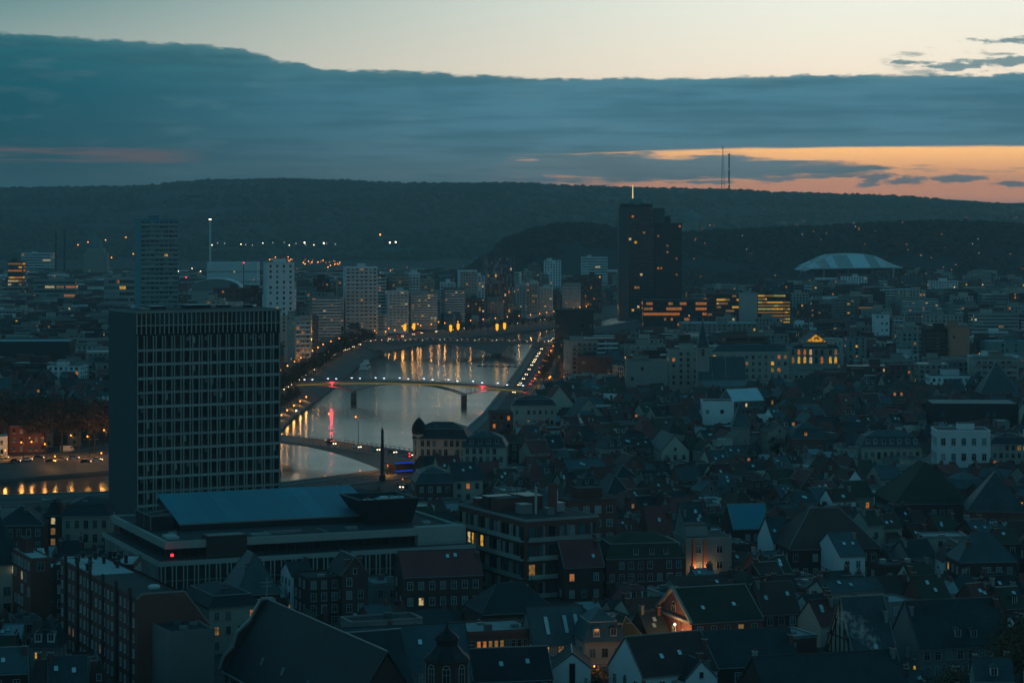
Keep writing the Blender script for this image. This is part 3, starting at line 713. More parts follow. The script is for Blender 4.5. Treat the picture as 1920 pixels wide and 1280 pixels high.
# ---------------------------------------------------------------- block (flats, offices, towers)
def fb(pxA, pxB, pyT, Y, d, rot, n, wm, **o):
    """a block from the px of its two front corners, the row of its top left front corner and that corner's distance"""
    X = gx(pxA, Y); r = R(rot); tB = (pxB-960)/F; w = (tB*Y-X)/(cos(r)-sin(r)*tB)
    s = dict(t='block', cx=X+cos(r)*w/2-sin(r)*d/2, cy=Y+sin(r)*w/2+cos(r)*d/2, r=r, w=w, d=d, z=gz(pyT, Y), n=n, wm=wm, land=True); s.update(o)
    add_spec(s); return s
def build_block(s, near):
    w, d, z, n, wm, cx, cy_, r = (s[k] for k in ('w', 'd', 'z', 'n', 'wm', 'cx', 'cy', 'r'))
    rnd = random.Random(int(cx*13+cy_*7)); random.seed(int(cx*31+cy_*17))
    t = thing(s.get('name', 'apartment_block'), s['label'], s.get('cat', 'apartment building'), (cx, cy_, 0), r, s.get('group', 'apartment and office blocks'))
    b = MB(); b.box(-w/2, w/2, -d/2, d/2, -.5, z-.6, wm, False); b.build('wall', t)
    b = MB(); roof_geo(b, w, d, z-.2, 0, 'flat', s.get('rm', FELT)); parapet(b, w, d, z-.3, s.get('pm', wm), .3, .35, .12); rfo = b.build('roof', t)
    if s.get('plant', rnd.random() < .75):
        pw, pd = min(w*.5, 9)*rnd.uniform(.6, 1), min(d*.5, 8)*rnd.uniform(.6, 1); ph = rnd.uniform(2, 3.4)
        b = MB(); b.box(-pw/2, pw/2, -pd/2, pd/2, z-.3, z+ph, s.get('plm', wm)); b.box(-pw/2-.15, pw/2+.15, -pd/2-.15, pd/2+.15, z+ph, z+ph+.2, FELT)
        b.bar((pw*.3, 0, z+ph), (pw*.3, 0, z+ph+3), .07, STEEL)
        b.build('plant_room', rfo, (rnd.uniform(-.2, .2)*w, rnd.uniform(-.1, .2)*d, 0))
    base = s.get('base', 4.0 if z > 16 else .9); sth = (z-base-.8)/n
    sides = s.get('sides') or vis_sides(cx, cy_, r); lit = s.get('lit', .07)
    style = s.get('style', 'punch'); fs = s.get('fs', 'f' if style == 'bands' else sides)
    if style == 'bands':                                   # white balcony fronts, dark glazing behind
        for q in fs:
            (ox, oy), (dx, dy), rz, L = faces_of(w, d)[q]
            bm_ = ('bal', round(L), round(sth, 1), s.get('bm', WHITE).name)
            if bm_ not in WM:
                bb = MB(); bb.box(-L/2+.4, L/2-.4, -1.25, 0, -.2, 0, CONC); bb.box(-L/2+.4, L/2-.4, -1.3, -1.18, 0, 1.0, s.get('bm', WHITE))
                for u in range(int(L//7)): bb.box(-L/2+5+u*7, -L/2+5.15+u*7, -1.2, 0, 0, sth*.8, s.get('bm', WHITE))
                WM[bm_] = bb.data('balcony')
            for k in range(n): put('balcony', WM[bm_], t, (ox, oy, base+k*sth), rz)
    if not s.get('nowin'):
        mb = None if near else MB()
        ww, wh, bay = s.get('ww', 1.5), s.get('wh', min(1.8, sth*.62)), s.get('bay', 2.8)
        if style == 'bands':
            win_rows(t, w, d, fs, base+.15, sth, n, bay, bay*.72, sth*.7, 'none' if mb else 'bare', lit, mb, 0)
            rest = [q for q in sides if q not in fs]
            if rest: win_rows(t, w, d, rest, base+.8, sth, n, 4.5, 1.1, 1.4, 'none' if mb else 'bare', lit, mb, .35)
        elif style == 'ribbon':
            win_rows(t, w, d, fs, base+.9, sth, n, 1.9, 1.75, sth*.5, 'none' if mb else 'bare', lit, mb, 0, run=.72, pal=s.get('pal'))
        elif style == 'curtain':
            win_rows(t, w, d, fs, base+.3, sth, n, 1.7, 1.5, sth-.5, 'none' if mb else 'grid', lit, mb, 0)
        else: win_rows(t, w, d, fs, base+.9, sth, n, bay, ww, wh, s.get('win', 'none' if mb else 'white'), lit, mb, s.get('skip', .04))
        if mb and mb.f: mb.build('window_rows', t, kind='stuff')
        if style in ('curtain',) and s.get('fins', True):
            for q in fs:
                (ox, oy), (dx, dy), rz, L = faces_of(w, d)[q]; k = ('fin', round(z), wm.name)
                if k not in WM:
                    bb = MB(); bb.box(-.12, .12, -.3, 0, base, z-.3, s.get('fm', MULL)); WM[k] = bb.data('fin')
                nb = int(L/3.4)
                for i in range(nb+1): put('fin', WM[k], t, (ox+dx*(i/nb-.5)*(L-.4), oy+dy*(i/nb-.5)*(L-.4), 0), rz)
    return t
# ---------------------------------------------------------------- keep-clear windows on the river and the bridges
protect(532, 640, 880, 800, 2000); protect(532, 790, 770, 913, 960); protect(880, 655, 985, 745, 1900); protect(985, 640, 1036, 700, 1900)
protect(0, 874, 205, 934, 935); protect(1208, 562, 1480, 611, 2040); protect(300, 1052, 570, 1092, 598); protect(1116, 590, 1156, 620, 2300); protect(560, 600, 720, 690, 1500)
LANDM.append(('the steel footbridge', 770, 725, 1350))
# ---------------------------------------------------------------- grid-front tower
def local_root(name, label, cat, cx, cy_, r, w, d, z, box=None, ref=None, group=None):
    t = thing(name, label, cat, (cx, cy_, 0), r, group)
    if w:
        cs = corners(cx, cy_, r, w, d); occupy(cs); x0, y0, x1, y1 = screen_box(cs, z)
        if box: x0, y0, x1, y1 = box
        protect(x0+2, y0, x1-2, y1, min(p[1] for p in cs)-1)
        SPECS.append(dict(t='custom', cs=cs, box=screen_box(cs, z), cy=cy_))
        if ref: LANDM.append((ref, (x0+x1)/2, (y0+y1)/2, cy_))
    return t
def grid_tower():
    X, Y = gx(255, 740), 740; r = R(28); w, d, z = 47.7, 26, 70
    t = local_root('office_tower', 'tall slab tower with pale grid front and blank dark side', 'office tower', X+cos(r)*w/2-sin(r)*d/2, Y+sin(r)*w/2+cos(r)*d/2, r, w, d, z, (205, 578, 528, 960), 'the grid-front tower')
    b = MB(); b.box(-w/2+.3, w/2-.3, -d/2+.5, d/2-.3, -.5, z-1.2, DARK); b.build('core_wall', t)
    b = MB(); b.box(-w/2, -w/2+.28, -d/2+.1, d/2, -.5, z-.4, DKBLUE); b.build('side_wall', t)  # side walls in a darker tone than the grid front
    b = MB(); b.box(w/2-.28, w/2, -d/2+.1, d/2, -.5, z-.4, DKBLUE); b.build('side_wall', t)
    b = MB(); b.box(-w/2-.2, w/2+.2, -d/2-.5, d/2+.2, z-.7, z, CONC); b.box(-w/2+1, w/2-1, -d/2+1, d/2-1, z, z+.05, FELT); b.build('roof_slab', t)
    nb = 16; bw = w/nb; yf = -d/2
    rnd = random.Random(5)
    def cell(kind):
        b = MB(); h = 3.5; x0, x1 = -bw/2+.5, bw/2-.5
        b.face([(-bw/2+.1, .42, 0), (bw/2-.1, .42, 0), (bw/2-.1, .42, h), (-bw/2+.1, .42, h)], GLASS)
        b.box(-bw/2+.1, bw/2-.1, .30, .40, .95, 1.05, DFRAME); b.box(-bw/2+.1, bw/2-.1, .34, .41, 0, .8, DARK)
        b.box(-.05, .05, .30, .40, 0, h, DFRAME)
        if kind == 1: b.face([(x0, .39, 1.5), (0, .39, 1.5), (0, .39, h-.1), (x0, .39, h-.1)], CREAM)
        if kind == 2: b.face([(0.05, .39, 2.2), (x1, .39, 2.2), (x1, .39, h-.1), (0.05, .39, h-.1)], GREY)
        return b.data('window')
    cells = [cell(0), cell(1), cell(2)]
    for k in range(14):
        zb = 1.7+4.33*k
        b = MB(); b.box(-w/2+.3, w/2-.3, yf-.3, yf+.5, zb-.38, zb+.38, CONC); b.build('spandrel', t)
        for i in range(nb): put('window', cells[rnd.choice((0,)*9+(1, 2, 2))], t, (-w/2+bw*(i+.5), yf, zb+.42))
    m = MB(); m.box(-.12, .12, -.42, .45, 0, 62.4, MULL); md = m.data('mullion')
    for i in range(nb+1):
        for s_ in (-.43, .43):
            x = -w/2+bw*i+s_
            if abs(x) < w/2-.2: put('mullion', md, t, (x, yf, 0))
    m = MB(); m.box(-.13, .13, -.35, .3, 62.9, 69.3, MULL); md = m.data('post')
    for i in range(nb*2+1): put('post', md, t, (-w/2+.25+(w-.5)*i/(nb*2), yf, 0))
    b = MB(); b.box(-w/2+.3, w/2-.3, yf-.2, yf+.3, 65.4, 65.75, MULL); b.build('rail_band', t)
    for i in range(9):
        b = MB(); b.box(0, w/9-.4, yf+.32, yf+.38, 66.0, 69.1, GLASS if rnd.random() < .6 else DKBLUE); b.build('upper_window', t, (-w/2+.4+i*w/9, 0, 0))
    b = MB()
    for i in range(24): b.bar((-w/2+1+i*2, d/2-1, z), (-w/2+1+i*2, d/2-1, z+1.1), .05, MULL)
    b.bar((-w/2+1, d/2-1, z+1.1), (w/2-1, d/2-1, z+1.1), .06, MULL); b.bar((-w/2+1, -d/2+1, z+1), (-w/2+1, d/2-1, z+1.1), .06, MULL); b.build('roof_railing', t, kind='stuff')
    for x, y, a, c, h in ((2, 4, 8, 5, .9), (-12, 2, 5, 4, .8), (12, 6, 4, 3, .6), (-18, -4, 3, 3, .4), (18, 0, 2.4, 2.4, .8)):
        b = MB(); b.box(-a/2, a/2, -c/2, c/2, 0, h, DARK if h > .5 else ZINC); b.box(-a/2-.1, a/2+.1, -c/2-.1, c/2+.1, h, h+.12, ZINC); b.build('roof_unit', t, (x, y, z+.05))
grid_tower()
# ---------------------------------------------------------------- low hall with the blue roof
def hall():
    r = R(22.7); t = local_root('civic_hall', 'long low hall with white fascia, fins and blue sloping roof', 'public building', -86.6, 604, r, 0, 0, 0)
    w, d = 80.2, 58
    cx, cy_ = -86.6+cos(r)*w/2-sin(r)*d/2, 604+sin(r)*w/2+cos(r)*d/2
    cs = corners(cx, cy_, r, w+6, d+6); occupy(cs); protect(192, 918, 880, 1090, 600); SPECS.append(dict(t='custom', cs=cs, box=screen_box(cs, 18), cy=cy_)); LANDM.append(('the blue-roofed hall', 530, 1000, 630))
    b = MB(); b.box(-2, w+2, -2, d, -.5, 12.2, DARK, False); b.build('lower_wall', t)
    b = MB(); b.box(-2.4, w+2.4, -2.4, d+.4, 12.2, 13.4, CONC); b.box(-1.9, w+1.9, -1.9, d, 13.4, 13.44, FELT); b.build('terrace_band', t)
    b = MB(); b.box(-.14, .14, -.35, .06, 0, 12.2, MULL); fin = b.data('fin')
    n = 30
    for i in range(n):
        for s_ in (0, 1.0): put('fin', fin, t, (-1.6+(w+3.2-1.3)*i/(n-1)+s_, -2, 0))
    b = MB(); b.box(-.85, .85, -.3, .06, 0, 12.2, GREY); pan = b.data('panel')
    for i in range(26): put('panel', pan, t, (-2, -.8+i*2.22, 0), -pi/2)
    for z in (4.2, 8.3):
        b = MB(); b.box(-1.9, w+1.9, -2.12, -1.9, z, z+.35, GREY); b.build('storey_band', t)
    b = MB(); b.box(2, w-1.5, 2, d-2, 13.44, 16.2, GLASS); b.build('glazed_storey', t)
    b = MB(); b.box(-.07, .07, -.12, .05, 13.44, 16.2, DFRAME); q = b.data('mullion')
    for i in range(34): put('mullion', q, t, (2+(w-3.5)*i/33, 2, 0))
    for i in range(22): put('mullion', q, t, (2, 2+(d-4)*i/21, 0), -pi/2)
    b = MB()
    for a in (1.05, .55):
        b.bar((-2.2, -2.2, 13.4+a), (w+2.2, -2.2, 13.4+a), .04, STEEL); b.bar((-2.2, -2.2, 13.4+a), (-2.2, d, 13.4+a), .04, STEEL)
    for i in range(40): b.bar((-2.2+(w+4.4)*i/39, -2.2, 13.4), (-2.2+(w+4.4)*i/39, -2.2, 14.45), .035, STEEL)
    b.build('railing', t, kind='stuff')
    b = MB(); b.box(0, w, 0, d, 16.2, 17.5, FELT)
    for x0, x1, y0, y1 in ((-.1, w+.1, -.1, .9), (-.1, w+.1, d-.9, d+.1), (-.1, .9, .9, d-.9), (w-.9, w+.1, .9, d-.9)): b.box(x0, x1, y0, y1, 16.15, 18.0, CONC)
    b.build('roof_fascia', t)
    b = MB(); b.box(w-13, w+.3, -.4, 3, 13.5, 18.25, CONC); b.build('end_panel', t)
    b = MB(); b.box(10.5, 21, -.6, 4.5, 13.3, 18.9, RUST); b.box(11, 20.5, -.2, 4, 18.9, 18.95, GREY); b.bar((11, -.4, 19), (20.5, -.4, 19), .15, STONE); b.build('brown_box', t)
    b = MB(); b.extx([(23, 17.6), (23, 19.2), (46, 24.4), (46, 17.6)], 10, 64, DARK); b.build('roof_house', t)
    nS = 12
    for i in range(nS):
        x0 = 9.6+i*54.9/nS; x1 = 9.6+(i+1)*54.9/nS-.03
        b = MB(); b.mesh([(x0, 22.6, 19.25), (x1, 22.6, 19.25), (x1, 46.3, 24.65), (x0, 46.3, 24.65), (x0, 22.6, 19.05), (x1, 22.6, 19.05), (x1, 46.3, 24.45), (x0, 46.3, 24.45)], [(0, 1, 2, 3), (4, 5, 1, 0), (5, 6, 2, 1), (7, 4, 0, 3), (6, 7, 3, 2)], BLUEMETAL); b.build('roof_panel', t)
    b = MB(); b.bar((9.6, 22.5, 19.15), (64.6, 22.5, 19.15), .28, ZINC); b.build('roof_gutter', t)
    b = MB(); b.box(3, 9, 26, 42, 17.5, 21, DARK); b.build('stair_box', t)
    b = MB()
    for y in (25.8, 33, 42.2): b.bar((2.8, y, 17.6), (2.8, y, 21.2), .15, GREY); b.bar((2.8, y, 21.2), (9.5, y, 22), .15, GREY)
    b.bar((2.8, 25.8, 21.2), (2.8, 42.2, 21.2), .15, GREY); b.build('steel_frame', t)
    b = MB()
    def ring(x0, x1, y0, y1, z): return [(x0, y0, z), (x1, y0, z), (x1, y1, z), (x0, y1, z)]
    p = ring(60, 71.5, 16, 27, 17.5)+ring(56, 73, 14, 31, 24.2)+ring(57, 72, 15, 30, 24.2)+ring(60.6, 70.4, 17, 26, 19)
    f = [(k+o, (k+1) % 4+o, (k+1) % 4+o+4, k+o+4) for o in (0, 4, 8) for k in range(4)]+[(12, 13, 14, 15)]
    b.mesh(p, f, DARK); b.build('plant_enclosure', t)
    rnd = random.Random(3)
    for i in range(7):
        b = MB(); a = rnd.uniform(.8, 1.8); b.box(-a, a, -.8, .8, 19, 22.9+rnd.uniform(0, 1.2), WHITE); b.bar((0, 0, 22.4), (0, 0, 24.0), .5, GREY, 8); b.build('cooling_unit', t, (60.8+i*1.6, 19+rnd.uniform(0, 6), 0))
    for x, y, a, c in ((26, 5, 5, 4), (33, 8, 10, .5), (43, 6, .5, 9), (52, 9, 3, 2), (74, 12, 2, 2.2), (76, 30, 1.6, 1.6), (4, 10, 3, 6), (6, 16, 2, 2)):
        b = MB(); b.box(-a/2, a/2, -c/2, c/2, 17.5, 17.5+.7, rnd.choice((ZINC, CONC, STEEL))); b.build('roof_unit', t, (x, y, 0))
    b = MB(); b.lathe([(.3, 0), (.42, .3), (.3, .6)], E_RED, 8); b.build('signal_light', t, (1.2, -2.0, 14.6))
    b = MB(); b.bar((1.2, -2, 13.4), (1.2, -2, 14.6), .06, METALD); b.build('signal_post', t)
hall()
# ---------------------------------------------------------------- lamps
LAMP_N = 0
def lamp(x, y, z, z0, r, orange=True, power=0, label='', group='street lamps', name='street_lamp', arm=0, faint=False):
    t = thing(name, label, 'street lamp', (x, y, z0), 0, group); h = z-z0
    k = ('pole', round(h*2), arm)
    if k not in WM:
        b = MB(); b.bar((arm, 0, 0), (arm, 0, h+(.6 if arm else 0)), .11, METALD, 6, .07)
        if arm: b.bar((arm, 0, h+.6), (0, 0, h+.25), .06, METALD)
        b.box(arm-.16, arm+.16, -.16, .16, 0, .8, METALD); WM[k] = b.data('pole')
    put('pole', WM[k], t)
    k = ('bulb', round(r, 1), orange, faint)
    if k not in WM:
        b = MB(); R_ = max(.1, round(r, 1)); b.lathe([(R_*.2, -R_), (R_*.8, -R_*.6), (R_, 0), (R_*.8, R_*.6), (R_*.2, R_)], (E_LAMPD if faint else E_LAMP) if orange else (E_LAMPWD if faint else E_LAMPW), 8); WM[k] = b.data('lamp_head')
    put('lamp_head', WM[k], t, (0, 0, h))
    if power:
        L = bpy.data.lights.new('lamp_light', 'POINT'); L.energy = power; L.color = (1, .42, .09) if orange else (1, .82, .58); L.shadow_soft_size = .5
        lo_ = bpy.data.objects.new('lamp_light', L); C.objects.link(lo_); lo_.parent = t; lo_.location = (0, 0, h-.8 if not arm else h-.5)
    return t
LAMPS = []         # (group phrase, x, y, z, z0, r, orange, power)
i = 0
pl = offset(LBI, 3.0); s = 0; L = plen(pl)
while s < L:
    x, y, a = along(pl, s)
    if 1100 < y < 2420: LAMPS.append(('on the left quay beyond the grid-front tower', x, y, 7.5, 0, .4, True, 800))
    s += 26
pl = offset(LBI, 15.5); s = 10
while s < L:
    x, y, a = along(pl, s)
    if 1250 < y < 2060: LAMPS.append(('under the flats along the left quay', x, y, 7.5, 0, .4, True, 800))
    s += 40
pl = offset(LB, 3); s = 6
while s < L:
    x, y, a = along(pl, s)
    if 1120 < y < 1340: LAMPS.append(('on the sloping left embankment', x, y, -1.2, -5, .4, True, 650))
    s += 30
pl = offset(RB, -19.5); s = 0; L = plen(pl)
while s < L:
    x, y, a = along(pl, s)
    if 1330 < y < 2050: LAMPS.append(('along the right quay road', x, y, 8, 0, .35, True, 1800))
    s += 55
for px, py, Y, pw in ((10, 844, 984, 5200), (40, 829, 990, 7000), (59, 828, 997, 4000), (84, 832, 988, 5200), (103, 855, 972, 4000), (133, 816, 996, 8500), (164, 818, 992, 6500), (195, 806, 1000, 10000), (190, 849, 978, 4000)):
    LAMPS.append(('among the bare trees on the far left bank', gx(px, Y), Y, gz(py, Y), 0, .35, True, pw*.2))
for px, py, Y, o in ((609, 892, 947, 0), (675, 882, 940, 0), (727, 872, 925, 1), (755, 898, 905, 1), (745, 914, 890, 1), (787, 893, 905, 1)):
    LAMPS.append(('by the near end of the road bridge', gx(px, Y), Y, gz(py, Y), WZ if o == 0 else 0, .3, True, 1500))
for px, py, Y in ((1032, 706, 1400), (1058, 706, 1390), (1081, 706, 1400), (1030, 708, 1460), (1120, 742, 1250), (1208, 640, 1900), (1062, 752, 1230), (790, 944, 872), (1114, 1248, 500), (1172, 1210, 508)):
    LAMPS.append(('in the streets behind the right quay' if py < 900 else 'in a courtyard near the bottom edge', gx(px, Y), Y, gz(py, Y), 0, .4 if py < 900 else .2, True, 1800 if py < 900 else 420))
rl = random.Random(44)
for k in range(15): LAMPS.append(('in the row along the far viaduct', gx(398+k*16.2+rl.uniform(-5, 5), 4000), 4000+rl.uniform(-40, 40), gz(457+rl.uniform(-2, 3), 4000), 0, .8, False, 0))
for px, py, w_ in ((571, 455, 1), (607, 456, 1), (731, 455, 1), (742, 454, 1), (713, 440, 0), (432, 513, 1), (455, 515, 1), (470, 534, 1), (479, 534, 1), (809, 362, 1), (198, 450, 0), (236, 445, 0), (250, 476, 0), (209, 483, 0), (146, 459, 0), (165, 454, 0), (1413, 486, 1)):
    Y = 3700 if py > 400 else 7000; LAMPS.append(('standing out bright in the far valley', gx(px, Y), Y, gz(py, Y), 0 if py > 400 else hill_z('far_hill', gx(px, Y), Y, *HA), 1.2 if py < 458 and px > 500 else .8, w_ == 0, 0))
for k in range(38):
    px = rl.uniform(505, 640); LAMPS.append(('in the orange band of the far junction', gx(px, 3400), 3400+rl.uniform(-150, 150), gz(484+(px-505)*.085+rl.uniform(-2, 3), 3400), 0, .7, True, 0))
for k in range(62):
    Y = rl.uniform(2500, 3700); px = rl.uniform(0, 1160); LAMPS.append(('scattered over the far valley', gx(px, Y), Y, rl.uniform(9, 26), 0, Y*.00017, rl.random() < .72, 0))
for k in range(46):
    Y = rl.uniform(2000, 2850); px = rl.uniform(1285, 1920); LAMPS.append(('scattered over the district at right', gx(px, Y), Y, rl.uniform(10, 24), 0, Y*.00016, rl.random() < .7, 0))
for k in range(52):
    Y = rl.uniform(2950, 3330); px = rl.uniform(1300, 1920); X = gx(px, Y); z = hill_z('wooded_hill', X, Y, *HB); LAMPS.append(('up the wooded hillside at right', X, Y, z+11, z, .5, rl.random() < .75, 0))
for k in range(12):
    Y = rl.uniform(5600, 7000); px = rl.uniform(1850, 1920) if k < 9 else rl.uniform(1200, 1700); X = gx(px, Y); z = hill_z('far_hill', X, Y, *HA); LAMPS.append(('high on the far ridge', X, Y, z+12, z, .7, k % 3 > 0, 0))
grp = {}
for q in LAMPS: grp.setdefault(q[0], []).append(q)
for g, lst in grp.items():
    lst.sort(key=lambda q: proj(q[1], q[2], q[3])[0])
    for k, (_, x, y, z, z0, r_, o, pw) in enumerate(lst):
        lamp(x, y, z, z0, r_, bool(o), pw, f"{'orange' if o else 'white'} street lamp {g}, {ordn(k+1)} from the left", 'street lamps '+g, arm=.9 if y < 2100 and z > 5 else 0, faint=('hillside' in g or 'ridge' in g or ('scattered' in g and k % 3 > 0) or ('junction' in g and k % 2 > 0) or ('viaduct' in g and k % 3 > 0)))
# ---------------------------------------------------------------- bridges
def footbridge():
    A0, B0 = (-121, 1376), (7, 1327)
    L = sqrt((B0[0]-A0[0])**2+(B0[1]-A0[1])**2); a = atan2(B0[1]-A0[1], B0[0]-A0[0])
    t = thing('footbridge', 'slender steel arch footbridge with a lit yellow edge over the river', 'bridge', (*A0, 0), a)
    zd = lambda x: 3.6+2.5*(1-(2*x/L-1)**2)
    n = 24
    b = MB(); g = MB(); rl_ = MB()
    for i in range(n):
        x0, x1 = L*i/n, L*(i+1)/n; z0, z1 = zd(x0), zd(x1)
        def seg(bb, ya, yb, da, db, m):
            p = [(x0, ya, z0+da), (x1, ya, z1+da), (x1, yb, z1+da), (x0, yb, z0+da), (x0, ya, z0+db), (x1, ya, z1+db), (x1, yb, z1+db), (x0, yb, z0+db)]
            bb.mesh(p, [(0, 1, 5, 4), (1, 2, 6, 5), (2, 3, 7, 6), (3, 0, 4, 7), (4, 5, 6, 7), (3, 2, 1, 0)], m)
        seg(b, -2.6, 2.6, -.7, 0, STEEL); seg(g, -2.85, -2.65, -1.5, -.75, E_STRIP); seg(g, 2.65, 2.85, -1.5, -.75, E_STRIP); seg(b, -2.9, -2.62, -.7, .15, CONC); seg(b, 2.62, 2.9, -.7, .15, CONC)
        for ya in (-2.6, 2.6): rl_.bar((x0, ya, z0+1.1), (x1, ya, z1+1.1), .07, STEEL); rl_.bar((x0, ya, z0), (x0, ya, z0+1.1), .05, STEEL)
        for ya in (-2.6, 2.6): rl_.bar((x0, ya, z0+.55), (x1, ya, z1+.55), .04, STEEL)
    b.build('deck', t); g.build('lit_edge', t); rl_.build('railing', t, kind='stuff')
    def xloc(px):       # along-bridge distance at a photo column
        tb = (px-960)/F; return (tb*A0[1]-A0[0])/(cos(a)-tb*sin(a))
    piers = [xloc(663), xloc(870)]
    for x in piers:
        b = MB(); b.prism([(x-.85, -2.2), (x, -3.0), (x+.85, -2.2), (x+.85, 2.2), (x, 3.0), (x-.85, 2.2)], WZ-2, -1.2, QUAY); b.box(x-.7, x+.7, -2.4, 2.4, -1.2, -.2, STONE); b.build('pier', t)
    ends = [(-1, piers[0], 0), (piers[0], piers[1], 1), (piers[1], L+1, 2)]
    for x0, x1, k in ends:
        for ya in (-2.4, 2.4):
            b = MB(); m = 14; pts = []
            for i in range(m+1):
                u = i/m; x = x0+(x1-x0)*u
                if k == 1: v = 1-(2*u-1)**2; v = v**.8
                elif k == 0: v = 1-u**2.2
                else: v = 1-(1-u)**2.2
                top = zd(max(0, min(L, x)))-1.2; pts.append((x, ya, -.4+(top+.4)*v))
            for i in range(m): b.bar(pts[i], pts[i+1], .45, CONC)
            b.build('arch_rib', t)
            for i in range(1, m):
                x, y, z = pts[i]; top = zd(max(0, min(L, x)))-.6
                if top-z > .9: b = MB(); b.bar((x, y, z), (x, y, top), .13, STEEL); b.build('strut', t)
    for i in range(19):
        x = 2+(L-4)*i/18; b = MB(); b.bar((0, 0, 0), (0, 0, 1.5), .05, METALD); b.box(-.45, .45, -.18, .18, 1.5, 1.75, E_LED); b.build('deck_light', t, (x, -2.5 if i % 2 else 2.5, zd(x)))
    for px in (627, 908):
        x = xloc(px); b = MB(); b.box(-.35, .35, -.15, .15, -.55, .55, E_RED); b.build('signal_light', t, (x, -3.05, zd(x)-1.3))
        for z in (0,):
            Lg = bpy.data.lights.new('signal_glow', 'POINT'); Lg.energy = 900; Lg.color = (1, .06, .09); Lg.shadow_soft_size = .5
            lo_ = bpy.data.objects.new('signal_glow', Lg); C.objects.link(lo_); lo_.parent = t; lo_.location = (x, -3.9, zd(x)-1.3)
    return t, a, A0, L, zd
FBR = footbridge()
def road_bridge(name, label, A0, B0, wd, zd, spring, crown, u0, u1, m, par=True):
    """a haunched deck from A0 to B0: soffit rises from spring at u0/u1 to crown"""
    L = sqrt((B0[0]-A0[0])**2+(B0[1]-A0[1])**2); a = atan2(B0[1]-A0[1], B0[0]-A0[0]); t = thing(name, label, 'bridge', (*A0, 0), a)
    n = 28; b = MB()
    def sof(x):
        u = x/L
        for (a0, a1) in zip(u0, u1):
            if a0 <= u <= a1:
                q = (2*(u-a0)/(a1-a0)-1); return spring+(crown-spring)*(1-q*q)
        return spring
    for i in range(n):
        x0, x1 = L*i/n, L*(i+1)/n; z0, z1 = zd(x0/L), zd(x1/L); s0, s1 = min(sof(x0+.01), z0-.7), min(sof(x1-.01), z1-.7)
        p = [(x0, -wd/2+1, s0), (x1, -wd/2+1, s1), (x1, wd/2-1, s1), (x0, wd/2-1, s0), (x0, -wd/2+1, z0-.6), (x1, -wd/2+1, z1-.6), (x1, wd/2-1, z1-.6), (x0, wd/2-1, z0-.6)]
        b.mesh(p, [(0, 1, 5, 4), (2, 3, 7, 6), (3, 2, 1, 0)], m)
    b.build('arch_girder', t)
    def slab(nm, ya, yb, da, db, mm, **k):
        b = MB()
        for i in range(n):
            x0, x1 = L*i/n, L*(i+1)/n; z0, z1 = zd(x0/L), zd(x1/L)
            p = [(x0, ya, z0+da), (x1, ya, z1+da), (x1, yb, z1+da), (x0, yb, z0+da), (x0, ya, z0+db), (x1, ya, z1+db), (x1, yb, z1+db), (x0, yb, z0+db)]
            b.mesh(p, [(0, 1, 5, 4), (2, 3, 7, 6), (4, 5, 6, 7), (3, 2, 1, 0)], mm)
        return b.build(nm, t, **k)
    slab('deck', -wd/2, wd/2, -.6, -.02, CONC); slab('roadway', -wd/2+2.2, wd/2-2.2, -.02, .01, ASPH)
    slab('footway', -wd/2+.3, -wd/2+2.2, -.02, .14, PAVE); slab('footway', wd/2-2.2, wd/2-.3, -.02, .14, PAVE)
    for ya in (-wd/2+.12, wd/2-.12):
        slab('parapet_rail', ya-.08, ya+.08, .95, 1.1, STONE)
        b = MB(); b.box(-.14, .14, -.12, .12, 0, 1.0, STONE); me = b.data('parapet_post')
        k = int(L/3.2)
        for i in range(k+1): put('parapet_post', me, t, (L*i/k, ya, zd(i/k)))
    return t, a, L, zd
ARC = road_bridge('road_bridge', 'broad concrete arch road bridge with cars, nearest of the bridges', (-134, 1092), (-30, 968), 17, lambda u: 1.7+.9*(1-(2*u-1)**2), -5.6, 1.3, (.02,), (.87,), CONC)
KEN = road_bridge('road_bridge', 'far concrete road bridge behind the footbridge with traffic on it', (-112, 1822), (40, 1800), 20, lambda u: 3.4+1.4*(1-(2*u-1)**2), -5.2, 3.2, (.03, .66), (.66, .97), CONC)
b = MB(); b.prism([(-2.2, -12), (0, -15), (2.2, -12), (2.2, 12), (0, 15), (-2.2, 12)], WZ-2, -4.9, QUAY); b.build('pier', KEN[0], (KEN[2]*.66, 0, 0))
b = MB(); b.box(-9, 9, -3, 10, WZ-1, 1.5, QUAY); b.build('bridge_abutment', ARC[0], (ARC[2]-3, 0, 0))
def bridge_pt(Bq, u, off, A0): a = Bq[1]; return (A0[0]+cos(a)*u*Bq[2]-sin(a)*off, A0[1]+sin(a)*u*Bq[2]+cos(a)*off, Bq[3](u))
for k, u in enumerate((.12, .33, .48, .60)):
    x, y, z = bridge_pt(ARC, u, 7.2, (-134, 1092)); lamp(x, y, z+11.5, z, .28, k > 1, 2600 if k > 1 else 1600, f'tall slim lamp post on the near road bridge, {ordn(k+1)} from the left', 'lamp posts on the near road bridge', arm=1.2)
X = gx(768, 950); t = thing('traffic_light', 'red traffic light where the near road bridge meets the right bank', 'traffic light', (X, 950, 0))
b = MB(); b.bar((0, 0, 0), (0, 0, 4.4), .1, METALD); b.box(-.25, .25, -.2, .2, 4.2, 6.4, METALD); b.build('post', t)
for z_ in (4.7, 5.8): b = MB(); b.lathe([(.1, -.25), (.3, 0), (.1, .25)], E_RED, 8); b.build('lamp', t, (0, -.35, z_))
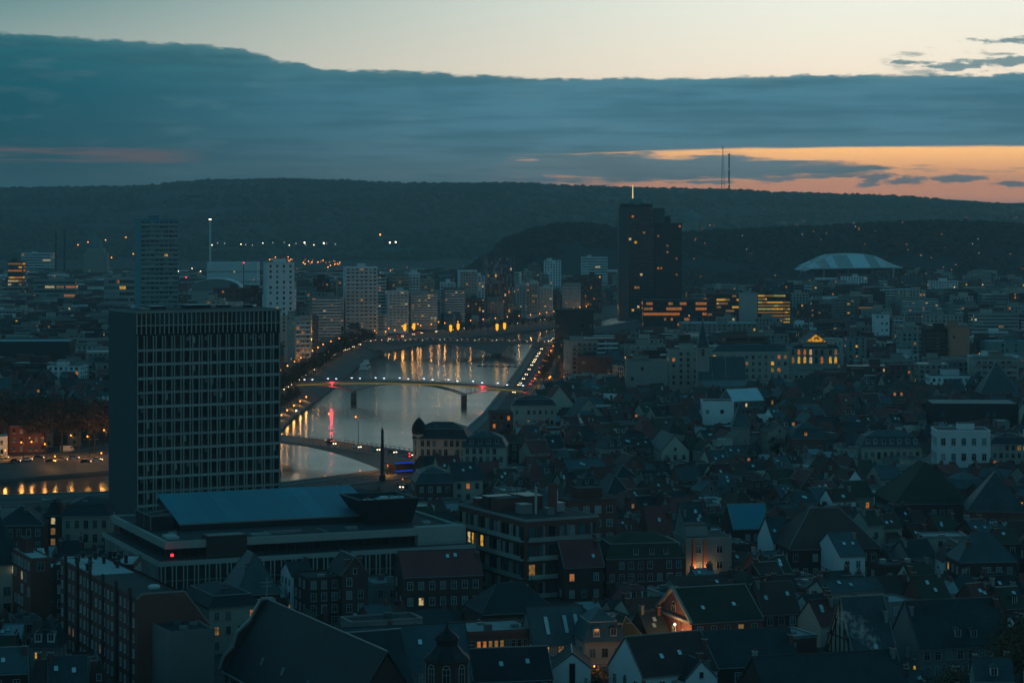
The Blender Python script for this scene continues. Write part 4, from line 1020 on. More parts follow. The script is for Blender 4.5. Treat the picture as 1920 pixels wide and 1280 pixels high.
# tall glowing lamp pylons behind the far bridge
E_PYL = emis('lit_pylon', s2l(255, 172, 40), 1.5)
for k, (px, py) in enumerate(((759, 613), (776, 611), (845, 614), (859, 611), (932, 612), (946, 610))):
    Y = 1840+(k % 2)*22; X = gx(px, Y); z = gz(py-5, Y)
    t = thing('lit_pylon', f'tall glowing yellow light pylon behind the far bridge, {ordn(k+1)} from the left', 'light pylon', (X, Y, 0), 0, 'glowing pylons by the far bridge')
    b = MB(); b.bar((0, 0, WZ if px > 800 else 0), (0, 0, z-5), .2, METALD); b.build('post', t)
    b = MB(); b.lathe([(.35, z-5.2), (1.0, z-4), (1.15, z-.5), (.5, z)], E_PYL, 8); b.build('lamp_shaft', t)
    Lg = bpy.data.lights.new('pylon_light', 'POINT'); Lg.energy = 300; Lg.color = (1, .5, .1); Lg.shadow_soft_size = 1
    lo_ = bpy.data.objects.new('pylon_light', Lg); C.objects.link(lo_); lo_.parent = t; lo_.location = (0, -1.8, z-2)
# ---------------------------------------------------------------- cars
def car_meshes():
    out = {}
    for nm, m in CARM.items():
        b = MB(); b.exty([(-2.1, .35), (2.1, .35), (2.15, .75), (1.2, .92), (-2.0, .98), (-2.15, .7)], -.86, .86, m)
        b.exty([(-1.75, .95), (1.0, .92), (.35, 1.45), (-1.2, 1.48)], -.74, .74, GLASS); b.exty([(-1.15, 1.46), (.3, 1.44), (.25, 1.5), (-1.1, 1.53)], -.7, .7, m)
        out[nm] = b.data('body')
    return out
CAR_B = car_meshes()
b = MB(); b.bar((0, -.1, 0), (0, .1, 0), .33, METALD, 10); CAR_W = b.data('wheel')
b = MB(); b.box(0, .1, -.24, .24, -.13, .13, E_HEAD); CAR_H = b.data('headlight')
b = MB(); b.box(-.08, 0, -.22, .22, -.1, .1, E_TAIL); CAR_T = b.data('taillight')
def car(x, y, z, a, col, label, group):
    t = thing('car', label, 'car', (x, y, z), a, group); put('body', CAR_B[col], t)
    for sx_ in (-1.3, 1.35):
        for sy_ in (-.78, .78): put('wheel', CAR_W, t, (sx_, sy_, .33))
    for sy_ in (-.58, .58): put('headlight', CAR_H, t, (2.12, sy_, .68)); put('taillight', CAR_T, t, (-2.12, sy_, .75))
    return t
rc = random.Random(8); COLN = list(CARM)
def car_row(poly, off, y0, y1, gap, direction, where):
    pl = offset(poly, off); L = plen(pl); s = rc.uniform(0, 8); lst = []
    while s < L:
        x, y, a = along(pl, s)
        if y0 < y < y1: lst.append((x, y, a))
        s += gap*rc.uniform(.45, 2.0)
    for k, (x, y, a) in enumerate(sorted(lst, key=lambda q: q[1])):
        c = rc.choice(COLN); car(x, y, .07, a if direction > 0 else a+pi, c, f'{c} car {where}, {ordn(k+1)} from the near end', 'cars '+where)
car_row(RB, -8.2, 1340, 1960, 25, -1, 'coming down right quay road')
car_row(RB, -14.5, 1340, 1800, 46, 1, 'driving away up right quay')
car_row(LBI, 6.4, 1230, 2040, 21, -1, 'coming down left quay road')
car_row(LBI, 12, 1150, 2040, 24, 1, 'driving away on left quay')
car_row(LBI, 7, 2060, 2480, 22, -1, 'on the quay beyond the far bridge')
car_row(offset(LBI, 0), 17.4, 1250, 1700, 30, 1, 'parked below left quay flats')
for k, (u, off, dr) in enumerate(((.58, -3, 0), (.69, -3, 0), (.77, -3, 0), (.84, -3, 0), (.915, -3, 0), (.52, 3, 1))):
    x, y, z = bridge_pt(ARC, u, off, (-134, 1092)); c = ('black', 'white', 'silver', 'black', 'silver', 'grey')[k]
    car(x, y, z+.02, ARC[1]+(pi if dr else 0), c, f'{c} car crossing the near road bridge, {ordn(k+1)} counted from the left' if k < 5 else 'grey car heading left over the near road bridge', 'cars on the near road bridge')
for k in range(22):
    u = .03+.9*k/21; off = (-5, 3)[k % 2]; x, y, z = bridge_pt(KEN, u, off, (-112, 1822)); c = rc.choice(COLN)
    car(x, y, z+.02, KEN[1]+(pi if off > 0 else 0), c, f'{c} car on the far road bridge, {ordn(k+1)} from the left', 'cars on the far road bridge')
for k, (px, py) in enumerate(((742, 932), (752, 926), (760, 938), (748, 945), (757, 915))):
    x, y = at(px, py, .06); c = COLN[k]; car(x, y, .06, -1.9, c, f'{c} car in the lit street beyond the hall, {ordn(k+1)} from far end', 'cars in the street by the bridge')
for k in range(9):
    px = 6+k*22; Y = 985-((k*37) % 22); c = COLN[k % 6]; car(gx(px, Y), Y, .17, .2, c, f'{c} car parked under bare trees on left bank, {ordn(k+1)} from left', 'cars parked on the left bank')
t = thing('van', 'white delivery van parked under the trees on the left bank', 'van', (gx(126, 1015), 1015, .02), .25)
b = MB(); b.exty([(-2.9, .4), (2.8, .4), (2.9, 1.2), (2.3, 1.5), (1.9, 2.5), (-2.9, 2.6)], -1, 1, CARM['white']); b.build('body', t)
b = MB(); b.mesh([(2.35, -.85, 1.55), (2.35, .85, 1.55), (1.98, .85, 2.35), (1.98, -.85, 2.35)], [(0, 1, 2, 3)], GLASS); b.box(1.2, 1.9, -1.02, 1.02, 1.5, 2.1, GLASS); b.build('windscreen', t, (.03, 0, 0))
for sx_ in (-1.8, 1.9):
    for sy_ in (-.9, .9): put('wheel', CAR_W, t, (sx_, sy_, .38))
# ---------------------------------------------------------------- boat, float line, posts
X, Y = at(668, 690, WZ); t = thing('tour_boat', 'white river tour boat moored along the left quay', 'boat', (X+7, Y-10, WZ), 1.5)
b = MB(); hull = [(-15, -2.6), (9, -2.6), (15, 0), (9, 2.6), (-15, 2.6)]; b.prism([(x, y*.85) for x, y in hull], -.8, .3, DARK); b.prism(hull, .3, 1.5, WHITE); b.build('hull', t)
b = MB(); b.box(-13, 7, -2.2, 2.2, 1.5, 3.9, WHITE); b.box(-13.3, 7.4, -2.4, 2.4, 3.9, 4.1, WHITE); b.build('cabin', t)
for i in range(10):
    for sy_ in (-1, 1): put('window', win_mesh(1.4, 1.2, 'bare', LITD if i % 4 == 1 else GLASS), t, (-12+i*2, sy_*2.2, 2.2), 0 if sy_ < 0 else pi)
b = MB(); b.box(1, 5, -1.5, 1.5, 4.1, 6.2, WHITE); b.box(.8, 5.3, -1.7, 1.7, 6.2, 6.35, GREY); b.box(4.95, 5.05, -1.3, 1.3, 4.9, 5.9, GLASS); b.build('wheelhouse', t)
b = MB(); b.bar((-2, 0, 4.1), (-2, 0, 8.2), .08, STEEL); b.bar((-12.8, -2.3, 5.0), (.5, -2.3, 5.0), .05, STEEL); b.bar((-12.8, 2.3, 5.0), (.5, 2.3, 5.0), .05, STEEL); b.build('mast', t)
for k, (px, py) in enumerate(((690, 682), (700, 676))):
    X, Y = at(px-28, py, WZ); t = thing('barge', f'small dark barge moored behind the white tour boat, {ordn(k+1)} from it', 'boat', (X+3, Y+40+k*30, WZ), 1.5)
    b = MB(); b.prism([(-12, -2.4), (10, -2.4), (13, 0), (10, 2.4), (-12, 2.4)], -.8, 1.3, DARK); b.build('hull', t); b = MB(); b.box(-11, -6, -1.8, 1.8, 1.3, 3.6, GREY); b.build('cabin', t)
A0 = at(893, 686, WZ); B0 = at(972, 688, WZ)
t = thing('float_line', 'thin dark line of floats across the river before the far bridge', 'float line', (*A0, WZ))
b = MB(); b.bar((0, 0, .15), (B0[0]-A0[0], B0[1]-A0[1], .15), .16, METALD)
b.build('rope', t)
for k in range(7):
    u = (k+.5)/7; b = MB(); b.lathe([(.1, -.3), (.9, 0), (.9, .4), (.2, .9)], METALD, 8); b.build('float', t, ((B0[0]-A0[0])*u, (B0[1]-A0[1])*u, 0))
t = thing('sign_post', 'dark navigation post standing in the water near the right bank', 'post', (*at(966, 687, WZ), WZ)); b = MB(); b.bar((0, 0, -1), (0, 0, 9.5), .22, METALD); b.build('pole', t); b = MB(); b.box(-.8, .8, -.1, .1, 8, 9.6, STEEL); b.build('board', t)
Y = 905; X = gx(717, Y); z = gz(800, Y); t = thing('memorial_column', 'tall dark tapering column by the near end of the road bridge', 'column', (X, Y, 0))
b = MB(); b.box(-1.1, 1.1, -1.1, 1.1, -.3, 2.2, METALD); b.build('plinth', t); b = MB(); b.bar((0, 0, 2.2), (0, 0, z-2), .75, METALD, 10, .5); b.build('shaft', t); b = MB(); b.lathe([(.5, z-2), (.7, z-1.7), (.35, z-1), (.03, z)], METALD, 8); b.build('finial', t)
# riverside pavilion with blue tubes
Y = 938; X = gx(765, Y); t = thing('riverside_pavilion', 'dark low pavilion edged with two blue light tubes by the bridge', 'pavilion', (X, Y, 0), .62); occupy(corners(X, Y, .62, 18, 9))
b = MB(); b.box(-8, 8, -3, 3, 0, 3.2, RUST); b.build('wall', t); b = MB(); b.box(-9, 9, -4, 4, 3.2, 3.6, DARK); b.build('canopy', t)
for x in (-8, -2.7, 2.7, 8): b = MB(); b.bar((x, -3.7, 0), (x, -3.7, 3.2), .12, METALD); b.build('post', t)
for z in (3.75, .6): b = MB(); b.box(-8.5, 8.5, -4.3, -4.05, z, z+.5, E_BLUE); b.build('light_tube', t)
# ---------------------------------------------------------------- skyline pieces
def paradis():
    Y = 2250; X = gx(1192, Y); t = local_root('high_rise', 'dark high-rise with domed crown, lit mast and lower right slab', 'office tower', X+12, Y+12, 0, 58, 26, 100, (1160, 372, 1279, 612), 'the dark high-rise')
    P = lambda px: gx(px, Y)-(X+12); zt = gz(388, Y)
    x0, x1 = P(1160), P(1224); r_ = 9
    plan = [(x0+r_-r_*cos(q), -12+r_-r_*sin(q)) for q in [pi/2*i/5 for i in range(6)]]+[(x1, -12), (x1, 12), (x0, 12)]
    b = MB(); b.prism(plan, -.5, zt, GLWALL); b.build('main_slab', t)
    b = MB(); b.prism([(x*.93, y*.9) for x, y in plan], zt, gz(382, Y), DARK); b.build('crown_step', t)
    cx = P(1190); b = MB(); n = 10
    prof = [(8.5*cos(pi/2*i/n), gz(384, Y)+7.5*sin(pi/2*i/n)) for i in range(n+1)]; b.lathe([(max(.1, a), z) for a, z in prof], COPPER, 14, cx+2, -3); b.build('dome', t)
    b = MB(); b.bar((P(1187), -6, gz(388, Y)), (P(1187), -6, gz(347, Y)), .75, E_MAST, 6, .35); b.build('lit_mast', t)
    b = MB(); b.box(P(1222), P(1279), -9, 12, -.5, gz(418, Y), DARK); b.build('right_slab', t)
    b = MB(); b.box(P(1227), P(1247), -7, 9, gz(418, Y), gz(390, Y), DKBLUE); b.build('lift_tower', t)
    b = MB(); b.box(P(1247), P(1258), -7, 7, gz(418, Y), gz(406, Y), DARK); b.box(P(1245), P(1262), -8, 8, gz(406, Y), gz(403, Y), GREY); b.build('roof_terrace', t)
    rnd = random.Random(12); mb = MB(); fm = MB()
    litpos = {(2, 1): LITO, (9, 0): LITW, (10, 2): LITY, (7, 5): LITD, (20, 4): LITW, (24, 2): LITO, (24, 3): LITD, (30, 3): LITW, (31, 1): LITY}
    for k in range(34):
        z = 3+k*3.0
        for i in range(9):
            xx = x0+9.5+i*2.6
            g = litpos.get((33-k, i)) or (LITD if rnd.random() < .006 else GLASS)
            mb.mesh([(xx, -12.06, z), (xx+2.2, -12.06, z), (xx+2.2, -12.06, z+2.1), (xx, -12.06, z+2.1)], [(0, 1, 2, 3)], g)
        fm.box(x0+9, x1, -12.16, -12.02, z-.7, z-.25, DARK)
    mb.build('window_rows', t, kind='stuff'); fm.build('storey_bands', t, kind='stuff')
    mb = MB(); zr = gz(418, Y); wr = P(1279)-P(1225)
    for k in range(29):
        z = 3+k*3.0
        if z > zr-3: break
        for i in range(9):
            xx = P(1227)+i*(wr-1)/9; q = rnd.random(); g = LITD if q < .035 else (LITD if q < .048 else (LITO if q < .054 else GLASS))
            mb.mesh([(xx, -9.06, z), (xx+1.7, -9.06, z), (xx+1.7, -9.06, z+1.8), (xx, -9.06, z+1.8)], [(0, 1, 2, 3)], g)
    mb.build('window_rows', t, kind='stuff')
    b = MB(); b.box(-.16, .16, -.35, 0, 0, zr-1, RUST); me = b.data('rib')
    for i in range(10): put('rib', me, t, (P(1226)+i*(wr-1)/9, -9, 0))
paradis()
def lattice(px, pyT, Y, w0, z0, nm, label):
    X = gx(px, Y); z1 = gz(pyT, Y); t = thing(nm, label, 'mast', (X, Y, z0)); b = MB(); h = z1-z0; n = 9
    lv = [(h*i/n, w0*(1-.8*i/n)) for i in range(n+1)]; P3 = lambda w_, k: (w_*cos(2*pi*k/3), w_*sin(2*pi*k/3))
    for (za, wa), (zb, wb) in zip(lv, lv[1:]):
        for k in range(3):
            b.bar((*P3(wa, k), za), (*P3(wb, k), zb), .5, STEEL); b.bar((*P3(wa, k), za), (*P3(wb, k+1), zb), .3, STEEL); b.bar((*P3(wb, k), zb), (*P3(wb, k+1), zb), .3, STEEL)
    b.build('lattice', t); b = MB(); b.bar((0, 0, h), (0, 0, h+7), .4, STEEL); b.build('aerial', t)
zr_ = lambda px, Y: hill_z('far_hill', gx(px, Y), Y, *HA)
lattice(1355, 275, 7400, 7, zr_(1355, 7400), 'lattice_mast', 'tall thin lattice radio mast on the far ridge skyline')
X = gx(1367, 7400); z0 = zr_(1367, 7400); t = thing('radio_mast', 'slim solid radio mast right of the lattice mast on the skyline', 'mast', (X, 7400, z0)); h = gz(289, 7400)-z0
b = MB(); b.bar((0, 0, -1), (0, 0, h), 2.8, METALD, 8, 2.3); b.build('shaft', t); b = MB(); b.bar((0, 0, h), (0, 0, h+2), 2.4, FRAME, 8); b.build('cap', t)
for u in (.18, .6): b = MB(); b.lathe([(.3, 0), (.9, .8), (.3, 1.6)], E_LAMPW, 6); b.build('lamp', t, (-1, -2.6, h*u))
for k, px in enumerate((1260, 1332, 1402, 1552, 1600, 1650, 1740)):
    Y = 7400; X = gx(px, Y); z0 = zr_(px, Y); t = thing('pylon', f'tiny pylon on the far ridge skyline, {ordn(k+1)} from the left', 'pylon', (X, Y, z0), 0, 'small pylons on the ridge')
    b = MB(); b.bar((-1.5, 0, 0), (0, 0, 14), .35, STEEL); b.bar((1.5, 0, 0), (0, 0, 14), .35, STEEL); b.bar((-3, 0, 11), (3, 0, 11), .3, STEEL); b.build('frame', t)
# domed basilica on the hill
Y = 3350; X = gx(1297, Y); z0 = hill_z('wooded_hill', X, Y, *HB); t = thing('basilica', 'hazy domed basilica standing on the wooded hill', 'church', (X, Y, z0))
b = MB(); zt = gz(414, Y)-z0; b.lathe([(9.5, -3), (9.5, zt), (10.2, zt), (10.2, zt+.8)], STONE, 16); b.build('drum', t)
b = MB(); hh = gz(397, Y)-z0-zt; b.lathe([(9.4*cos(pi/2*(i/9)**1.0)+.05, zt+.8+hh*sin(pi/2*i/9)) for i in range(10)], COPPER, 16); b.build('dome', t)
b = MB(); b.lathe([(1.6, zt+hh+.4), (1.6, zt+hh+3.2), (.1, zt+hh+5)], STONE, 8); b.build('lantern', t)
for sx_ in (-1, 1): b = MB(); b.box(-4, 4, -4, 4, -4, zt*.45, STONE); b.lathe([(3.5, zt*.45), (2.5, zt*.45+2), (.2, zt*.45+3.2)], COPPER, 8); b.build('wing', t, (sx_*12.5, 0, 0))
Y = 3400; X = gx(180, Y); t = thing('domed_church', 'pale domed church in the far valley left of the dark slab', 'church', (X, Y, 0))
b = MB(); b.box(-12, 12, -10, 10, 0, gz(466, Y), STONE); b.box(-17, -12, -8, 8, 0, gz(474, Y), STONE); b.box(12, 17, -8, 8, 0, gz(474, Y), STONE); b.build('wall', t)
b = MB(); zt = gz(466, Y); b.lathe([(9.5, zt), (9.5, zt+4), (9, zt+6), (7.5, zt+10.5), (4, zt+14), (.6, zt+15.5)], COPPER, 14); b.build('dome', t)
b = MB(); b.bar((0, 0, zt+15), (0, 0, zt+20), .7, STONE, 6, .2); b.build('lantern', t)
for k, (px, py) in enumerate(((105, 432), (121, 430))):
    X = gx(px, 3500); t = thing('chimney_stack', f'thin dark chimney stack in the far left valley, {ordn(k+1)} from the left', 'chimney stack', (X, 3500, 0)); b = MB(); b.bar((0, 0, 0), (0, 0, gz(py, 3500)), 1.9, DARK, 8, 1.3); b.build('shaft', t)
Y = 3300; X = gx(394, Y); t = thing('light_tower', 'slim pale tower topped by a white light left of centre', 'tower', (X, Y, 0)); z = gz(412, Y); b = MB(); b.bar((0, 0, 0), (0, 0, z), 1.7, FRAME, 8, 1.3); b.build('shaft', t); b = MB(); b.box(-1.6, 1.6, -1, 1, z, z+1.0, E_LAMPW); b.build('lamp_head', t)
RED = bsdf('red_paint', (.30, .03, .03), .6, var=.1)
for px, py, Y, w_ in ((349, 520, 1950, 'between the dark slab and the twin slab'), (457, 493, 1900, 'left of the pale twin slab')):
    t = thing('red_mast', f'thin red mast with a red light {w_}', 'mast', (gx(px, Y), Y, 0)); b = MB(); b.bar((0, 0, 0), (0, 0, gz(py, Y)), .5, RED, 4, .4); b.build('shaft', t); b = MB(); b.lathe([(.1, -.6), (.7, 0), (.1, .6)], E_RED, 6); b.build('lamp', t, (0, 0, gz(py, Y)))
Y = 2300; X = gx(405, Y); t = thing('arched_hall', 'low white arched hall roof right of the dark slab', 'hall', (X, Y, 0)); za, zb_ = gz(546, Y), gz(522, Y); hw = gx(452, Y)-X
occupy(corners(X, Y+15, 0, hw*2, 32)); protect(360, 522, 450, 540, Y-2)
arc = [(-hw*cos(pi*k/10), za+(zb_-za)*sin(pi*k/10)**.8) for k in range(11)]
for (xa, z0), (xb, z1) in zip(arc, arc[1:]):
    b = MB(); p = [(xa, 0, z0), (xb, 0, z1), (xb, 30, z1), (xa, 30, z0)]; p += [(x, y, z-.6) for x, y, z in p]
    b.mesh(p, [(0, 1, 2, 3), (7, 6, 5, 4), (0, 4, 5, 1), (2, 6, 7, 3)], WHITE); b.build('roof_panel', t)
b = MB(); b.box(-hw+.5, hw-.5, .5, 29.5, -.5, za, CONC); b.exty([(x*.97, z-.7) for x, z in arc], .8, 29, GREY); b.build('wall', t)
for k, (px, py) in enumerate(((118, 634), (135, 633), (152, 631))):
    Y = 1740; X = gx(px, Y); t = thing('white_tent', f'small white peaked tent roof by the teal flat roof, {ordn(k+1)} from the left', 'tent', (X, Y, 0), .3, 'white peaked tents at left'); z = gz(py, Y)
    b = MB(); b.mesh([(-4, -4, z-4.2), (4, -4, z-4.2), (4, 4, z-4.2), (-4, 4, z-4.2), (0, 0, z+2)], [(0, 1, 4), (1, 2, 4), (2, 3, 4), (3, 0, 4), (3, 2, 1, 0)], WHITE); b.build('canopy', t)
    for ax in (-3.8, 3.8):
        for ay in (-3.8, 3.8): b = MB(); b.bar((ax, ay, 0), (ax, ay, z-4.2), .12, STEEL); b.build('pole', t)
# white-roofed station vault
Y = 3000; t = thing('railway_station', 'vast white arched roof of a station below the wooded hill', 'station', (gx(1590, Y), Y, 0)); LANDM.append(('the white arched station', 1590, 490, 3000)); protect(1498, 478, 1680, 506, 2950)
prof = [(1498, 506), (1512, 500), (1530, 492), (1548, 483.5), (1562, 479), (1590, 477.5), (1622, 477.5), (1640, 479), (1655, 485), (1668, 491.5), (1680, 497)]
PX = [(gx(p, Y)-gx(1590, Y), gz(q, Y)) for p, q in prof]
for i in range(len(PX)-1):
    (xa, za), (xb, zb) = PX[i], PX[i+1]
    for j in range(3):
        y0, y1 = (-52 if j == 0 else -18+j*30), -18+(j+1)*30-.6; dz = -.0*j
        lowf = .92 if j == 0 else 0
        b = MB(); p = [(xa+.15, y0, za-lowf*max(0, za-gz(503, Y)-abs(i-4)*.35)), (xb-.15, y0, zb-lowf*max(0, zb-gz(503, Y)-abs(i-3)*.35)), (xb-.15, y1, zb), (xa+.15, y1, za)]; p += [(x, y, z-.7) for x, y, z in p]
        b.mesh(p, [(0, 1, 2, 3), (4, 7, 6, 5), (0, 4, 5, 1), (1, 5, 6, 2), (2, 6, 7, 3), (3, 7, 4, 0)], WHITE if (i+j) % 2 else ZINC); b.build('roof_panel', t)
for i in range(len(PX)-1):
    (xa, za), (xb, zb) = PX[i], PX[i+1]
    b = MB(); b.bar((xa, 71, za), (xb, 71, zb), .8, WHITE); b.bar((xa, -52.5, za-.92*max(0, za-gz(503, Y)-abs(i-4)*.35)), (xb, -52.5, zb-.92*max(0, zb-gz(503, Y)-abs(i-3)*.35)), .7, WHITE); b.build('arch_rib', t)
for x in (-58, -30, 0, 30, 56): b = MB(); b.bar((x, 0, 0), (x, 0, 32), 1.2, WHITE, 6); b.build('column', t)
# opera house with the lit pediment
Y = 1450; t = local_root('opera_house', 'theatre with glowing yellow pediment and tall lit windows', 'theatre', gx(1530, Y), Y+14, 0, gx(1572, Y)-gx(1484, Y), 28, 27, (1482, 624, 1573, 686), 'the lit theatre')
P = lambda px: gx(px, Y)-gx(1530, Y); Z = lambda py: gz(py, Y); yf = -14
b = MB(); b.box(P(1484), P(1572), yf, 14, -.5, Z(655), STONE, False); b.box(P(1506), P(1552), yf+1, 13, Z(655), Z(641), STONE); b.build('wall', t)
b = MB(); b.box(P(1484)-.3, P(1572)+.3, yf-.3, 14.3, Z(655), Z(653), STONE); b.box(P(1505), P(1554), yf-.4, 1, Z(642), Z(640.5), STONE); b.build('cornice', t)
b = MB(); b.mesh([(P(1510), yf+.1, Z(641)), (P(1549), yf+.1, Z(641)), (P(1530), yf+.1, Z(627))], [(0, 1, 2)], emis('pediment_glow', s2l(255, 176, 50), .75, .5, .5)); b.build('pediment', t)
b = MB(); b.bar((P(1508), yf+.2, Z(641)), (P(1530), yf+.2, Z(625.5)), .4, STONE); b.bar((P(1551), yf+.2, Z(641)), (P(1530), yf+.2, Z(625.5)), .4, STONE); b.build('pediment_frame', t)
b = MB(); b.exty([(P(1507), Z(641)), (P(1552), Z(641)), (P(1530), Z(625))], yf+.6, 13, SLATE); b.build('roof', t)
b = MB(); roof_geo(b, P(1572)-P(1484)-.6, 27, Z(653), 3.2, 'man', SLATE); b.build('side_roof', t)
LH = {(1498, 0): LITY, (1507, 0): LITY, (1520, 0): LITW, (1541, 0): LITO, (1557, 0): LITY, (1566, 0): LITY, (1484.5, 0): LITD, (1520, 1): LITW, (1499, 1): LITO, (1510, 1): LITO, (1560, 1): LITD, (1567, 1): LITD}
for px in (1487, 1498, 1509, 1520, 1530.5, 1541, 1557, 1567):
    for k, (za, hh) in enumerate(((681, 11), (665, 8.5))):
        g = next((v for (a, c), v in LH.items() if c == k and abs(a-px) < 3), GLASS)
        put('window', win_mesh(1.7, hh*Y/F-.3, 'arch', g), t, (P(px), yf, Z(za)), 0)
for px in (1514.5, 1525, 1535.5, 1546): b = MB(); b.bar((P(px), yf-.6, Z(668)), (P(px), yf-.6, Z(655)), .4, STONE, 8); b.build('column', t)
# church with spire in front of the long white building
Y = 1235; t = local_root('spire_church', 'old church with pale slim spire and long slate nave', 'church', gx(1345, Y), Y+9, 0, gx(1402, Y)-gx(1280, Y), 20, 24, (1260, 598, 1404, 722), 'the spire church')
P = lambda px: gx(px, Y)-gx(1345, Y); Z = lambda py: gz(py, Y)
b = MB(); b.box(P(1312), P(1400), -5, 9, -.5, Z(712), STONE, False); b.extx([(-5, Z(712)), (9, Z(712)), (2, Z(673))], P(1312), P(1400), STONE); b.build('nave_wall', t)
b = MB(); b.extx([(-5.6, Z(713)), (2, Z(672)), (9.6, Z(713)), (9.6, Z(712)), (2, Z(671)), (-5.6, Z(712))], P(1311), P(1401), SLATE2); b.build('nave_roof', t)
for x in (1311, 1337, 1363, 1400): b = MB(); b.bar((P(x), -5.7, Z(711.5)), (P(x), 2, Z(670.6)), .2, ZINC); b.build('roof_rib', t)
b = MB(); b.bar((P(1311), 2, Z(670.4)), (P(1401), 2, Z(670.4)), .25, ZINC); b.build('ridge_cap', t)
b = MB(); b.box(P(1316), P(1398), -12, -5.7, -.5, Z(722), STONE, False); b.extx([(-12.4, Z(724)), (-5.7, Z(713)), (-5.7, Z(716)), (-12.4, Z(726))], P(1315), P(1399), ZINC); b.build('side_aisle', t)
for i in range(5): put('window', win_mesh(1.6, 3.2, 'arch', GLASS), t, (P(1324+i*16), -12, Z(741)), 0)
b = MB(); b.box(P(1308), P(1332), -3, 3.5, -.5, Z(655), STONE, False); b.box(P(1307), P(1333), -3.4, 3.9, Z(655), Z(653), STONE); b.build('tower_wall', t)
b = MB(); q = (P(1332)-P(1309))/2; cxx = P(1320); b.mesh([(cxx-q, -3, Z(653)), (cxx+q, -3, Z(653)), (cxx+q, 3.4, Z(653)), (cxx-q, 3.4, Z(653)), (cxx, .2, Z(598))], [(0, 1, 4), (1, 2, 4), (2, 3, 4), (3, 0, 4)], SLATE2); b.build('spire', t)
b = MB(); b.bar((cxx+q, -3, Z(653)), (cxx, .2, Z(598)), .28, ZINC); b.bar((cxx-q, -3, Z(653)), (cxx, .2, Z(598)), .2, ZINC); b.bar((cxx, .2, Z(599)), (cxx, .2, Z(591)), .09, METALD); b.build('spire_edge', t)
put('window', win_mesh(1.4, 2.6, 'arch', GLASS), t, (cxx, -3, Z(668)), 0)
# lantern tower at the bottom
Y = 420; X = gx(838, Y); t = local_root('church_tower', 'dark octagonal church tower with two-tier cap at the bottom edge', 'church tower', X, Y, 0, 8, 8, 30, (792, 1166, 884, 1282), 'the octagonal church tower')
Z = lambda py: gz(py, Y); U = Y/F
b = MB(); b.lathe([(42*U, -.5), (42*U, Z(1240)), (44*U, Z(1238)), (44*U, Z(1234))], BRICK2, 8, 0, 0, pi/8); b.build('wall', t)
b = MB(); b.lathe([(46*U, Z(1235)), (43*U, Z(1229)), (33*U, Z(1222)), (26*U, Z(1214)), (22.5*U, Z(1209))], SLATE, 8, 0, 0, pi/8); b.build('lower_cap', t)
b = MB(); b.lathe([(21*U, Z(1210)), (21*U, Z(1199)), (24*U, Z(1198)), (24*U, Z(1196))], TIMBER, 8, 0, 0, pi/8); b.build('lantern', t)
b = MB(); b.lathe([(24.5*U, Z(1196)), (20*U, Z(1190)), (12*U, Z(1184)), (5*U, Z(1178)), (2*U, Z(1173)), (.7*U, Z(1163))], SLATE, 8, 0, 0, pi/8); b.build('upper_cap', t)
for k in range(8):
    a = k*pi/4+pi/4; put('window', win_mesh(1.2, 3, 'arch', GLASS), t, (39.2*U*cos(a), 39.2*U*sin(a), Z(1280)), a+pi/2)
# dark church at the bottom left
r = R(25); X0, Y0 = at(482, 1120, 21); t = local_root('church', 'large dark church roof with stepped gable at the bottom left', 'church', X0+sin(r)*22+2, Y0-cos(r)*22, r, 20, 50, 21, (425, 1118, 760, 1282), 'the dark church roof')
b = MB(); b.box(-9, 9, -44, 22, -.5, 7, BRICK2, False); b.exty([(-9, 7), (9, 7), (0, 20)], -44, 22, BRICK2); b.build('wall', t)
b = MB(); roof_geo(b, 18, 66, 7, 13.5, 'perp', SLATE); b.build('roof', t, (0, -11, 0))
b = MB(); b.bar((0, -44, 20.8), (0, 22, 20.8), .2, ZINC)
gp = [(-10.2, 7.0), (-9.2, 9.6), (-7.2, 11.4), (-6.3, 14.2), (-3.6, 16.4), (-1.2, 20.6), (1.2, 20.6), (3.6, 16.4), (6.3, 14.2), (7.2, 11.4), (9.2, 9.6), (10.2, 7.0)]
b.exty(gp, 21.6, 22.3, BRICK2); b.build('gable', t)
b = MB()
for (xa, za), (xb, zb) in zip(gp, gp[1:]): b.bar((xa, 22, za+.15), (xb, 22, zb+.15), .5, ZINC)
b.bar((-9.6, -44, 6.6), (-9.6, 22, 6.6), .2, ZINC); b.build('gable_coping', t)
b = MB(); b.exty([(-.0, 0), (0, 0), (0, 0)], 0, 0.01, ZINC) if False else None
b = MB(); b.bar((0, 22, 20.6), (0, 22, 25.2), .14, ZINC); b.bar((-1.3, 22, 24.2), (1.3, 22, 24.2), .12, ZINC); b.bar((-1.1, 22, 23.4), (1.1, 22, 23.4), .1, ZINC); b.build('antenna', t)
b = MB(); b.extx([(-7, 8), (7, 8), (0, 17.5)], 0, 17, BRICK2); b.box(0, 16.8, -7, 7, -.5, 8.1, BRICK2); b.extx([(-7.6, 7.4), (0, 17.7), (7.6, 7.4), (7.6, 7.7), (0, 18.05), (-7.6, 7.7)], 0, 17.3, SLATE); b.bar((0, 0, 18.1), (17.4, 0, 18.1), .16, ZINC); b.build('transept', t, (0, -8, 0))
for y in (-20, -6, 6): b = MB(); b.mesh([(-5.6, y, 11.8), (-6.9, y-.7, 10), (-6.9, y+.7, 10), (-6.7, y, 12.0)], [(0, 1, 3), (0, 3, 2), (1, 2, 3)], ZINC); b.build('roof_vent', t)
for i in range(7): put('window', win_mesh(1.6, 3.4, 'arch', GLASS), t, (-9, -23+i*7, 1.5), -pi/2)
